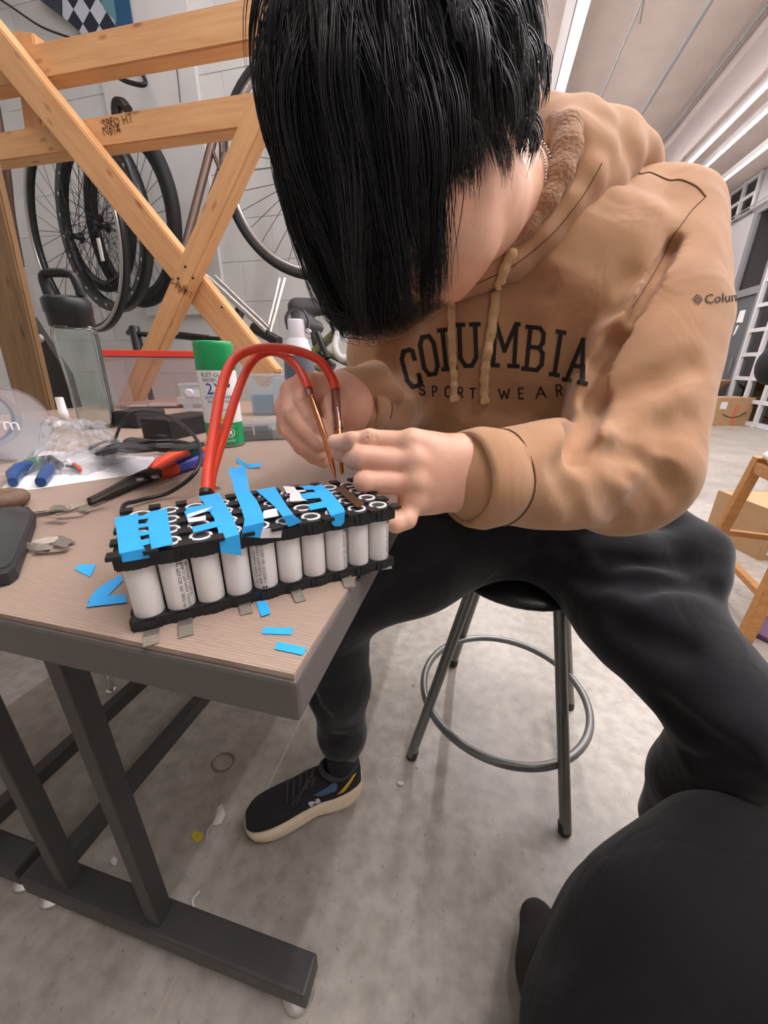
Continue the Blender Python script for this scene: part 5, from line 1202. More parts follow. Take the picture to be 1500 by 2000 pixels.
# ---- hoodie
HV = Vol(V(-.36, .28, .66), V(.46, 1.06, 1.40), .0046)
tor = [(V(.10, .885, .83), .078, .128), (V(.09, .86, .89), .085, .128), (V(.055, .79, 1.02), .076, .128), (V(.045, .755, 1.13), .088, .120), (V(.045, .755, 1.20), .105, .10)]
for s_ in (-1, 1):
    HV.chain([c+V(s_*o, 0, 0) for c, o, r in tor], [r for c, o, r in tor], .06)
HV.chain([c for c, o, r in tor], [r*.98 for c, o, r in tor], .06)
HV.cone(V(.04, .75, 1.20), Lsh+V(-.01, .02, .0), .095, .080, .05); HV.cone(V(.05, .77, 1.19), Rsh, .09, .082, .06)
HV.cone(NB+V(0, .04, -.03), Lsh+V(-.03, .03, .035), .055, .050, .05); HV.cone(NB+V(0, .03, -.04), Rsh+V(.03, .02, .03), .055, .05, .05)
HV.chain([Lsh, Lsh*.55+Lel*.45+V(.000, -.006, 0), Lel+V(-.012, .003, -.003)], [.082, .088, .080], .008)
HV.chain([Lel, Lel*.5+Lwr*.5+V(0, -.002, .0), Lwr+nrm(Lel-Lwr)*.03], [.069, .058, .0480], .020)
HV.chain([Rsh, Rsh*.5+Rel*.5+V(-.01, -.01, 0), Rel], [.084, .076, .068], .03)
HV.chain([Rel, Rel*.5+Rwr*.5, Rwr+nrm(Rel-Rwr)*.03], [.064, .056, .048], .03)
# folds: grooves (sub) and ridges along photo lines, given as pixel polylines with the depth of the cloth there
HV.D += 0
def cloth_tree(vol):
    v, q = vol.mesh('t', 0); return bvh(v, q)
ht = cloth_tree(HV)
def groove(line, r, k, depth=0.0, sub=True, ext=0):
    if sub and depth < -r*.5: groove(line, r, k, depth+r*.8, True)
    P = [cast(ht, x, y, depth if sub else -r*.55) for x, y in line]; P = [p for p in P if p is not None]
    for a, b in zip(P[:-1], P[1:]):
        if np.linalg.norm(a-b) < .16: HV.cone(a, b, r, r, k if sub else k*1.6, sub=sub)
# armpit crease of the near arm
groove([(1318, 462), (1300, 500), (1270, 555), (1238, 605), (1205, 650)], .0075, .005, -.013)
groove([(1198, 652), (1170, 700), (1150, 760), (1142, 830), (1140, 865)], .014, .008, -.020)
groove([(1250, 480), (1225, 540), (1195, 600)], .010, .022, .006)
groove([(1120, 420), (1100, 500), (1070, 560)], .010, .022, .005)
groove([(1180, 400), (1130, 450), (1085, 520)], .008, .03, .006, sub=False)
groove([(1260, 430), (1215, 480), (1160, 560)], .010, .03, .004, sub=False)
# elbow bunching
groove([(1190, 905), (1250, 898), (1300, 920), (1335, 955)], .008, .012, .0)
groove([(1225, 935), (1275, 950), (1320, 985)], .007, .02, .002)
groove([(1205, 960), (1245, 985), (1270, 1020)], .006, .02, .002)
groove([(1110, 905), (1170, 900), (1230, 885)], .007, .025, .003)
groove([(1225, 765), (1280, 745), (1350, 710)], .009, .022, .005); groove([(1240, 850), (1300, 835), (1340, 815)], .008, .022, .005); groove([(1190, 870), (1240, 880), (1300, 870)], .010, .014, .002); groove([(1150, 940), (1200, 1000), (1215, 1030)], .007, .016, .003); groove([(1090, 920), (1120, 965), (1130, 1010)], .006, .02, .004)
groove([(1165, 882), (1215, 874), (1260, 886), (1305, 922), (1322, 958)], .008, .008, -.005); groove([(1200, 908), (1240, 928), (1272, 965), (1286, 1000)], .006, .008, -.003); groove([(1140, 900), (1185, 925), (1210, 975), (1215, 1020)], .006, .010, -.002)
# belly and far sleeve
groove([(800, 640), (770, 700), (790, 770)], .012, .03, .004); groove([(700, 770), (745, 770), (790, 800)], .008, .025, .003); groove([(690, 740), (740, 745), (780, 770)], .007, .02, .001, sub=False)
groove([(720, 690), (745, 740)], .009, .03, .004); groove([(930, 800), (1000, 790), (1080, 800), (1140, 820)], .012, .03, .006); groove([(960, 760), (1000, 640), (1010, 560)], .008, .05, .006)
HV.warp(lambda X, Y, Z: .0011*np.sin(38*X+21*Z+6*np.sin(17*Y))*np.sin(33*Y-19*X+24*Z)+.0007*np.sin(75*X-60*Z+40*Y))
# hollow for the neck and the sleeve mouths
HV.chain([HC+(NB-HC)*.55, NB+V(0, 0, -.03)], [.062, .064], .012, sub=True)
hov, hoq = HV.mesh('hoodie', 1)
hoodie = link('hoodie', npmesh('hoodie', hov, hoq), M_hood, pr)
ht = bvh(hov, hoq)
# ---- cuffs: wide turned bands, open at the mouth
def cuff(w_, e_, r0, r1, ln, name, off=.0):
    d = nrm(e_-w_); a = w_+d*off; x = nrm(np.cross(d, UP)); y = np.cross(d, x); b_ = MB(); n = 40; vs = []
    prof = [(ln*1.10, .036), (ln*1.04, r1+.0015), (ln*.9, r1+.0035), (ln*.45, r1+.0055), (.006, r0+.0045), (0, r0+.001), (.004, r0-.0025), (ln*.6, r0-.004)]
    for h_, r in prof:
        for k in range(n):
            t = 2*math.pi*k/n; rr = r*(1+.035*math.sin(2*t+.5)+.015*math.sin(5*t)); vs.append(a+d*h_+rr*(math.cos(t)*x+math.sin(t)*y))
    b_.add(vs, [(i*n+k, i*n+(k+1) % n, (i+1)*n+(k+1) % n, (i+1)*n+k) for i in range(len(prof)-1) for k in range(n)], True)
    o = b_.build(name, M_hood, hoodie)
    sm = MB().tube([a+d*ln*.96+(r1+.0036)*(1+.035*math.sin(2*t+.5)+.015*math.sin(5*t))*(math.cos(t)*x+math.sin(t)*y) for t in np.linspace(0, 2*math.pi, 41)[:-1]], .0008, 6, closed=True).build('cuff_seam', mat('seam_brown', (112, 78, 50), .9), hoodie)
    return o
cuff(Lwr-nrm(Lel-Lwr)*.0, Lel, .0440, .0465, .046, 'cuff'); cuff(Rwr+nrm(Rel-Rwr)*.008, Rel, .0400, .0430, .04, 'cuff')
# ---- hood: rolled round the neck, fleece inside, with a flat stitched band
def hoodpts(l): return [at(*p) for p in l]
edge = hoodpts([(880, 552, .505), (925, 528, .496), (985, 497, .486), (1038, 450, .476), (1088, 396, .468), (1118, 344, .466), (1136, 300, .470), (1134, 268, .480)])
QV = Vol(at(1060, 400, .5)-.30, at(1100, 350, .58)+.34, .0042)
outer = hoodpts([(898, 562, .515), (945, 545, .512), (1010, 518, .512), (1075, 475, .512), (1138, 422, .514), (1186, 368, .518), (1214, 324, .528), (1210, 290, .540)])
for i in range(len(edge)-1):
    r0, r1 = .010+.0030*i, .010+.0030*(i+1)
    QV.cone(edge[i]+(outer[i]-edge[i])*.32, edge[i+1]+(outer[i+1]-edge[i+1])*.32, r0*.85, r1*.85, .012)
    QV.cone(outer[i]+(edge[i]-outer[i])*.15, outer[i+1]+(edge[i+1]-outer[i+1])*.15, r0, r1, .02)
QV.chain(hoodpts([(1104, 272, .482), (1060, 262, .53), (960, 255, .60), (850, 300, .62), (800, 420, .60), (830, 520, .56), (885, 556, .515)]), [.028, .034, .036, .034, .026, .016, .011], .03)
QV.chain(hoodpts([(1140, 268, .515), (1190, 284, .545), (1240, 310, .57)]), [.030, .028, .022], .03); QV.chain(hoodpts([(1195, 305, .53), (1240, 322, .56), (1265, 340, .58)]), [.026, .024, .018], .03)
QV.chain(hoodpts([(1092, 250, .500), (1130, 246, .52), (1165, 256, .54)]), [.020, .022, .022], .02)
QV.cone(at(1150, 238, .505), at(1172, 262, .515), .006, .006, .012, sub=True); QV.cone(at(1215, 262, .53), at(1225, 290, .54), .005, .005, .012, sub=True)
QV.warp(lambda X, Y, Z: .0010*np.sin(60*X+45*Z)*np.sin(52*Y-30*X))
qv_, qq_ = QV.mesh('hood', 1)
hood = link('hood', npmesh('hood', qv_, qq_), M_hood, hoodie)
qt_ = bvh(qv_, qq_)
both = bvh(*joinmesh([(qv_, qq_), (hov, hoq)]))
def decal_strip(tree, L, R_, name, mt, parent, th=.0006, off=.0006, n=6):
    a = spline([V(*p, 0) for p in L], n); b = spline([V(*p, 0) for p in R_], n); P = []; Q = []
    for p, q in zip(a, b):
        u, w_ = cast(tree, p[0], p[1], off), cast(tree, q[0], q[1], off)
        if u is None or w_ is None: continue
        P.append(u); Q.append(w_)
    if len(P) > 1: return MB().ribbon(Q, P, th).build(name, mt, parent)
# fleece lining roll along the inner edge
FV = Vol(at(1070, 350, .48)-.15, at(1070, 350, .48)+.16, .0034)
FV.chain(hoodpts([(985, 492, .480), (1034, 444, .470), (1070, 392, .460), (1094, 340, .456), (1106, 292, .458), (1106, 256, .466), (1082, 240, .480)]), [.004, .008, .011, .014, .0165, .0165, .012], .012)
v, q = FV.mesh('lining', 1); link('fleece_lining', npmesh('lining', v, q), M_fleece, hoodie)
# stitching lines and seams (thin raised threads on the cloth)
M_thread = mat('seam_brown', (112, 78, 50), .9)
def seam(line, name='seam', r=.0008, tree=None, mt=None, off=.0003, parent=None):
    pl_ = spline([V(x, y, 0) for x, y in line], 10); P = [cast(tree or both, p[0], p[1], off) for p in pl_]; P = [p for p in P if p is not None]
    Q = [P[0]]
    for p in P[1:]:
        if np.linalg.norm(p-Q[-1]) < .03: Q.append(p)
    if len(Q) > 2: MB().tube(Q, r, 6).build(name, mt or M_thread, parent or hoodie)
seam([(905, 566), (1000, 520), (1080, 455), (1140, 380), (1175, 320)], 'band_stitching')
seam([(1232, 335), (1250, 340), (1270, 338), (1305, 352), (1330, 352), (1360, 365), (1378, 385)], 'shoulder_seam', .0011, ht)
seam([(1378, 385), (1352, 410), (1330, 440), (1312, 465), (1296, 500), (1270, 545), (1235, 600)], 'sleeve_seam', .0007, ht)
# drawstrings with knotted ends
M_cord = mat('tan_drawstring', (214, 178, 134), .8, var=.1, scale=300, bump=.5, bscale=900)
def drawstring(line, wpx, eyelet):
    pl_ = spline([V(x, y, 0) for x, y in line], 8); P = []
    for i, p in enumerate(pl_):
        u = cast(both, p[0], p[1], .0045)
        if u is None: continue
        P.append(u+np.array(-FW)*.0015*math.sin(i*1.1))
    Q = []
    for i, p in enumerate(P):
        d = nrm(P[min(i+1, len(P)-1)]-P[max(i-1, 0)]); s_ = nrm(np.cross(d, FW)); wd = wpx/745*np.linalg.norm(p-CC)*(.5+.05*math.sin(i*1.3)); Q.append((p, s_, wd, nrm(np.cross(s_, d))))
    b_ = MB(); vs = []
    for p, s_, wd, nn in Q:
        for k in range(8):
            t = 2*math.pi*k/8; vs.append(p+s_*wd*math.cos(t)+nn*(.0030+.0010*math.sin(len(vs)/8*1.3))*math.sin(t))
    b_.add(vs, [(i*8+k, i*8+(k+1) % 8, (i+1)*8+(k+1) % 8, (i+1)*8+k) for i in range(len(Q)-1) for k in range(8)], True)
    o = b_.build('drawstring', M_cord, hoodie)
    p, s_, wd, nn = Q[-1]; d = nrm(Q[-1][0]-Q[-3][0]); MB().obox(p+d*.004, s_, nn, d, wd*2.2, .006, .010).build('knot', M_cord, hoodie, bevel=.002)
    if eyelet: MB().tube([Q[0][0]+.004*(math.cos(t)*RT+math.sin(t)*UP) for t in np.linspace(0, 6.28, 17)[:-1]], .0012, 6, closed=True).build('eyelet', mat('brass', (150, 128, 70), .3, .8), hoodie)
drawstring([(1000, 492), (978, 535), (966, 575), (958, 640), (948, 700), (945, 740), (946, 776)], 17, True)
drawstring([(880, 558), (884, 600), (884, 650), (886, 700), (888, 740), (888, 772)], 14, False)
# ---- lettering printed on the chest: strokes laid on the cloth
def stroke(tree, pl, wd, name, mt, parent, off=.0009, step=3.0):
    """pl: pixel polyline; wd: stroke width in pixels; printed on the cloth"""
    b_ = MB(); vs = []; fs = []
    for (x0, y0), (x1, y1) in zip(pl[:-1], pl[1:]):
        L = math.hypot(x1-x0, y1-y0); n = max(2, int(L/step)+1); dx, dy = (x1-x0)/L, (y1-y0)/L; ex = wd*.35; row = []
        for i in range(n+1):
            s_ = -ex+(L+2*ex)*i/n; ok = []
            for j in (-1, 0, 1):
                c = cast(tree, x0+dx*s_-dy*j*wd/2, y0+dy*s_+dx*j*wd/2, off); ok.append(c)
            row.append(None if any(c is None for c in ok) else ok)
        for a, b in zip(row[:-1], row[1:]):
            if a and b and np.linalg.norm(a[1]-b[1]) < .02:
                o = len(vs); vs += a+b; fs += [(o, o+1, o+4, o+3), (o+1, o+2, o+5, o+4)]
    return b_, vs, fs
SLAB = {'C': [[(.95, .72), (.95, .95), (.78, 1), (.3, 1), (.05, .8), (.05, .2), (.3, 0), (.78, 0), (.95, .08), (.95, .28)]],
        'O': [[(.05, .2), (.05, .8), (.28, 1), (.72, 1), (.95, .8), (.95, .2), (.72, 0), (.28, 0), (.05, .2)]],
        'L': [[(0, 1), (.55, 1)], [(.27, 1), (.27, 0)], [(0, 0), (.97, 0), (.97, .28)]],
        'U': [[(-.02, 1), (.35, 1)], [(.65, 1), (1.02, 1)], [(.15, 1), (.15, .2), (.35, 0), (.65, 0), (.85, .2), (.85, 1)]],
        'M': [[(-.05, 0), (.3, 0)], [(.7, 0), (1.05, 0)], [(.1, 0), (.1, 1), (.0, 1)], [(.12, 1), (.5, .35), (.88, 1)], [(1.0, 1), (.9, 1), (.9, 0)]],
        'B': [[(-.02, 0), (.7, 0), (.92, .14), (.92, .4), (.72, .53), (.2, .53)], [(-.02, 1), (.65, 1), (.87, .88), (.87, .66), (.72, .53)], [(.17, 0), (.17, 1)]],
        'I': [[(.15, 0), (.85, 0)], [(.15, 1), (.85, 1)], [(.5, 0), (.5, 1)]],
        'A': [[(-.06, 0), (.28, 0)], [(.72, 0), (1.06, 0)], [(.1, 0), (.5, 1), (.9, 0)], [(.24, .36), (.76, .36)]],
        'S': [[(.9, .75), (.75, 1), (.25, 1), (.08, .8), (.2, .57), (.8, .43), (.92, .2), (.75, 0), (.25, 0), (.08, .22)]],
        'P': [[(.1, 0), (.1, 1), (.7, 1), (.9, .85), (.9, .6), (.7, .46), (.1, .46)]], 'R': [[(.1, 0), (.1, 1), (.7, 1), (.9, .85), (.9, .62), (.7, .48), (.1, .48)], [(.5, .48), (.92, 0)]],
        'T': [[(0, 1), (1, 1)], [(.5, 1), (.5, 0)]], 'W': [[(0, 1), (.25, 0), (.5, .8), (.75, 0), (1, 1)]], 'E': [[(.9, 1), (.1, 1), (.1, 0), (.9, 0)], [(.1, .52), (.75, .52)]]}
SANSA = [[(0, 0), (.5, 1), (1, 0)], [(.2, .36), (.8, .36)]]
M_print = mat('black_flock_print', (30, 26, 24), .8)
def word(letters, wd, name, sans=False):
    b_ = MB(); allv = []; allf = []
    for ch, x, y, w_, h_, rot in letters:      # centre pixel, size, rotation in degrees clockwise-positive
        c_, s_ = math.cos(math.radians(rot)), math.sin(math.radians(rot))
        for pl in (SANSA if (sans and ch == 'A') else SLAB[ch]):
            P = []
            for a, b in pl:
                u, v_ = (a-.5)*w_, -(b-.5)*h_; P.append((x+u*c_-v_*s_, y+u*s_+v_*c_))
            _, vs, fs = stroke(ht, P, wd, '', None, None); o = len(allv); allv += vs; allf += [tuple(i+o for i in f) for f in fs]
    b_.add(allv, allf).build(name, M_print, hoodie)
word([('C', 802, 720, 27, 72, -14), ('O', 838, 694, 30, 74, -10), ('L', 874, 682, 26, 76, -6), ('U', 914, 674, 44, 80, -2), ('M', 986, 673, 52, 82, 3), ('B', 1045, 681, 38, 82, 6), ('I', 1089, 690, 22, 84, 9), ('A', 1131, 704, 40, 84, 12)], 8.5, 'chest_lettering')
word([('S', 824, 762, 11, 19, -3), ('P', 849, 764, 10, 19, -1), ('O', 876, 765, 13, 19, 0), ('R', 899, 766, 10, 19, 0), ('T', 923, 768, 11, 19, 0), ('S', 950, 769, 11, 19, 0), ('W', 985, 769, 20, 19, -2), ('E', 1018, 768, 11, 20, -3), ('A', 1056, 766, 19, 20, -5), ('R', 1092, 762, 12, 21, -7)], 3.0, 'chest_lettering', True)
# sleeve mark: woven diamond and name running round the arm
b_ = MB(); allv = []; allf = []
for t_ in (-1.0, -.34, .34, 1.0):
    for s0, s1 in ((-1.15, -.12), (.12, 1.15)):
        sh = .34 if s0 > 0 else 0
        P = [(1362+5*(t_*.9-sh*.3)+5.2*s_, 586+5.6*(t_*.9-sh*.3)-5.4*s_) for s_ in (s0*(.9 if abs(t_) < 1 else .7), s1*(.9 if abs(t_) < 1 else .7))]
        _, vs, fs = stroke(ht, P, 2.3, '', None, None, step=2); o = len(allv); allv += vs; allf += [tuple(i+o for i in f) for f in fs]
b_.add(allv, allf).build('sleeve_emblem', M_print, hoodie)
v, f, wd = text2d('Columbia', 1.0); ok = {}
vs = []; good = []
for p in v:
    t = p[0]; x = 1375+26*t-1.15*t*t*0; y = 594-2.4*t*1.0-26*p[1]
    c = cast(ht, min(x, 1500), y, .0008); good.append(c is not None); vs.append(c if c is not None else V(0, 0, 0))
ff = []
for q in f:
    if all(good[i] for i in q) and max(np.linalg.norm(vs[q[0]]-vs[i]) for i in q) < .03: ff.append(q)
if ff: MB().add(vs, ff).build('sleeve_lettering', M_print, hoodie)
# ---- necklace: two strands of small beads lying on the neck
M_silver = mat('silver_beads', (206, 200, 196), .2, 1)
nl = None
for k, line in enumerate(([(1048, 276), (1058, 284), (1068, 300), (1073, 325), (1071, 350), (1066, 372)], [(1044, 282), (1052, 292), (1060, 312), (1064, 338), (1062, 362)])):
    pl_ = spline([V(x, y, 0) for x, y in line], 14); b_ = MB(); bl = []
    for p in pl_:
        c = cast(body_t, p[0], p[1], .0018)
        if c is not None and (not bl or np.linalg.norm(c-bl[-1]) > (.0042 if k == 0 else .003)): b_.ball(c, .0020 if k == 0 else .0013, 8, 6); bl.append(c)
    if b_.v: b_.build('necklace', M_silver, pr)
# ---- trousers
hipL, hipR = V(.225, .885, .675), V(.035, .885, .675)
knL, knR = at(1452, 1425, .60), at(648, 1185, .80)
anL = knL+V(.03, .10, 0); anL[2] = .13; anR = V(-.262, .640, .150)
TV = Vol(V(-.40, .44, .05), V(.64, 1.16, .92), .0065)
TV.chain([V(.13, .95, .70), V(.11, .90, .80)], [.135, .13], .05); TV.cone(hipL+V(0, .05, 0), hipR+V(0, .05, 0), .125, .125, .06)
TV.chain([hipL, hipL*.5+knL*.5+V(.0, .0, .008), knL], [.120, .108, .088], .05); TV.chain([hipR, hipR*.5+knR*.5+V(0, 0, .004), knR], [.115, .102, .084], .05)
TV.chain([knL, knL*.5+anL*.5, anL], [.086, .078, .060], .03); TV.chain([knR, knR*.5+anR*.5+V(0, .004, 0), anR+V(0, 0, .05), anR], [.080, .070, .054, .043], .03)
# pocket flap fold on the outer thigh
TV.cone(at(1372, 1075, .72), at(1385, 1125, .70), .035, .032, .05); TV.cone(at(1310, 1020, .76), at(1372, 1075, .73), .035, .035, .05)
tt = cloth_tree(TV)
def tgroove(line, r, k, sub=True, depth=.002):
    P = [cast(tt, x, y, depth if sub else -r*.55) for x, y in line]; P = [p for p in P if p is not None]
    for a, b in zip(P[:-1], P[1:]):
        if np.linalg.norm(a-b) < .15: TV.cone(a, b, r, r, k if sub else k*1.6, sub=sub)
tgroove([(1040, 1100), (1150, 1130), (1250, 1140), (1390, 1150), (1430, 1165)], .010, .03); tgroove([(1050, 1060), (1180, 1090), (1330, 1105)], .009, .03); tgroove([(1090, 1180), (1220, 1230), (1330, 1270)], .010, .04)
tgroove([(1150, 1075), (1250, 1060), (1340, 1060)], .010, .03, False); tgroove([(1300, 1380), (1350, 1430), (1420, 1470)], .012, .03)
tgroove([(1280, 1450), (1350, 1490), (1450, 1500)], .010, .03); tgroove([(600, 1330), (630, 1400), (645, 1440)], .006, .03); tgroove([(560, 1320), (590, 1400)], .006, .03)
tgroove([(700, 1190), (780, 1140), (860, 1110)], .008, .03); tgroove([(585, 1440), (630, 1452), (668, 1440)], .005, .02)
TV.warp(lambda X, Y, Z: .0012*np.sin(30*X+26*Z+5*np.sin(14*Y))*np.sin(28*Y-15*X+20*Z))
TV.half(anR+V(0, 0, -.022), (0, 0, -1), .006)
tv_, tq_ = TV.mesh('trousers', 1)
link('trousers', npmesh('trousers', tv_, tq_), M_trs, pr)
# ---- shoe: lofted cream sole and black knit upper
def sectionloft(sec, n=28):
    vs = []
    for c, a, b, hw, zlo, zhi, ex in sec:
        for k in range(n):
            t = 2*math.pi*k/n; ct, st_ = math.cos(t), math.sin(t); g = 1/((abs(ct)**ex+abs(st_)**ex)**(1/ex))
            vs.append(c+b*hw*ct*g+ez*((zlo+zhi)/2+(zhi-zlo)/2*st_*g))
    N = len(sec)
    fs = [(i*n+k, i*n+(k+1) % n, (i+1)*n+(k+1) % n, (i+1)*n+k) for i in range(N-1) for k in range(n)]
    return vs, fs+[tuple(range(n))[::-1], tuple(range((N-1)*n, N*n))]
def make_shoe(toe, heel, side, parent):
    """side: +1 when the viewer sees the left flank of the toe direction"""
    L = np.linalg.norm(toe-heel); a = nrm(toe-heel); b = V(-a[1], a[0], 0)
    S = lambda s_, bend=0: heel+a*L*s_+b*bend
    kx = (1-np.cos(np.linspace(0, math.pi, 30)))/2
    hw = np.interp(kx, [0, .01, .03, .07, .14, .25, .4, .55, .68, .78, .87, .93, .97, .99, 1], [.006, .017, .026, .034, .039, .040, .037, .041, .0465, .048, .045, .038, .027, .016, .005])
    zb = np.interp(kx, [0, .05, .15, .28, .42, .56, .8, .92, 1], [.030, .014, .002, .002, .012, .002, .001, .008, .024])
    zt_ = np.interp(kx, [0, .1, .3, .5, .7, .9, 1], [.080, .080, .070, .060, .050, .046, .040])
    sec = [(S(k), a, b, w_, lo, hi, 3.2) for k, w_, lo, hi in zip(kx, hw, zb, zt_)]
    o = empty('shoe', S(.5)); o.parent = parent; o.location = Vector(S(.5))-Vector(parent.location)
    def lk(me_b, name, mt, bevel=0):
        ob = me_b.build(name, mt, None, bevel); ob.parent = parent; ob.location = -Vector(parent.location); return ob
    bpy.data.objects.remove(o)
    vs, fs = sectionloft(sec); sole = lk(MB().add(vs, fs, True), 'shoe_sole', mat('cream_foam', (226, 208, 180), .6, var=.05, scale=40, bump=.3, bscale=70))
    # sculpted ripples along the flank
    for j in range(3):
        P = [S(k)+b*side*(np.interp(k, kx, hw)*1.005)+ez*(np.interp(k, kx, zb)*.45+np.interp(k, kx, zt_)*.55-.004*j+.004*math.sin(9*k+j*2)) for k in np.linspace(.08, .62, 24)]
        r_ = MB().tube(P, [.0005+.0016*math.sin(math.pi*i/23) for i in range(24)], 6).build('sole_ripple', mat('cream_foam', (226, 208, 180)), sole); r_.location = (0, 0, 0)
    ku = .02+.965*(1-np.cos(np.linspace(0, math.pi, 28)))/2
    hwu = np.interp(ku, kx, hw)*.93
    top = np.interp(ku, [0, .06, .15, .26, .36, .46, .6, .75, .9, 1], [.122, .142, .126, .118, .124, .120, .098, .080, .068, .048])
    sec = [(S(k), a, b, w_, .040, tp, 2.3) for k, w_, tp in zip(ku, hwu, top)]
    vs, fs = sectionloft(sec); up_ = lk(MB().add(vs, fs, True), 'shoe_upper', mat('black_knit', (24, 24, 26), .85, bump=.5, bscale=700))
    v_ = np.array(vs); tr_ = BVHTree.FromPolygons([Vector(p) for p in vs], fs)
    # collar opening with the sock in it
    col = [S(.045+.30*(1-math.cos(t))/2, 0)+b*.030*math.sin(t)+ez*(.130-.010*math.sin(t)**2) for t in np.linspace(0, 2*math.pi, 33)[:-1]]
    q = MB().tube(col, .0075, 8, closed=True).build('shoe_collar', mat('charcoal_collar', (52, 52, 56), .85), up_); q.location = (0, 0, 0)
    q = MB().tube([S(.19)+ez*.095, S(.18)+ez*.14, S(.175)+ez*.18], [.034, .034, .036], 20).build('sock', mat('black_sock', (20, 20, 24), .9), up_); q.location = (0, 0, 0)
    def patch(poly, name, mt, nn=6):
        """quad patch in flank coordinates (s along the shoe, z) pressed onto the upper"""
        P0_, P1_, P2_, P3_ = [np.array(p) for p in poly]; vs2 = []
        for i in range(nn+1):
            for j in range(nn+1):
                u, w_ = i/nn, j/nn; s2, z2 = (P0_*(1-u)+P1_*u)*(1-w_)+(P3_*(1-u)+P2_*u)*w_
                h = tr_.ray_cast(Vector(S(s2)+b*side*.2+ez*z2), Vector(-b*side)); vs2.append((np.array(h[0])+b*side*.0012) if h[0] else S(s2)+b*side*.03+ez*z2)
        ob = MB().add(vs2, [(i*(nn+1)+j, (i+1)*(nn+1)+j, (i+1)*(nn+1)+j+1, i*(nn+1)+j+1) for i in range(nn) for j in range(nn)], True).build(name, mt, up_); ob.location = (0, 0, 0)
    patch([(.06, .120), (.10, .116), (.25, .080), (.19, .080)], 'yellow_stripe', mat('mustard', (206, 160, 52), .5))
    patch([(.23, .112), (.44, .100), (.38, .090), (.25, .092)], 'blue_panel', mat('steel_blue', (62, 92, 122), .6))
    mw = mat('white_logo', (214, 218, 224), .4)
    patch([(.400, .087), (.430, .087), (.414, .068), (.384, .068)], 'logo_bar', mw); patch([(.460, .087), (.490, .087), (.474, .068), (.444, .068)], 'logo_bar', mw); patch([(.458, .087), (.486, .087), (.416, .068), (.388, .068)], 'logo_bar', mw)
    for k in range(5):
        s2 = .42+.055*k
        P = [];
        for w_ in np.linspace(-.022, .022, 7):
            h = tr_.ray_cast(Vector(S(s2+.012*math.sin(w_*60))+b*w_+ez*.3), Vector((0, 0, -1)))
            if h[0]: P.append(np.array(h[0])+ez*.001)
        if len(P) > 2: ob = MB().tube(P, .0018, 6).build('lace', mat('lace_grey', (64, 64, 66), .8), up_); ob.location = (0, 0, 0)
    for k, (s0, s1, w0, w1) in enumerate(((.42, .62, .01, .030), (.42, .58, .0, .034), (.40, .46, .01, .022), (.41, .47, -.01, .012))):
        P = []
        for t in np.linspace(0, 1, 9):
            h = tr_.ray_cast(Vector(S(s0+(s1-s0)*t)+b*side*(w0+(w1-w0)*t)+ez*.3), Vector((0, 0, -1)))
            if h[0]: P.append(np.array(h[0])+ez*(.002+.006*math.sin(math.pi*t)*(k % 2)))
        if len(P) > 2: ob = MB().tube(P, .0017, 6).build('lace', mat('lace_grey', (64, 64, 66), .8), up_); ob.location = (0, 0, 0)
toeR, heelR = on(480, 1622, .01), on(706, 1540, .01); toeR[2] = heelR[2] = 0
make_shoe(toeR, heelR, 1, pr)
hl_ = anL+V(.0, .05, 0); hl_[2] = 0; make_shoe(hl_+V(.05, -.26, 0), hl_, 1, pr)
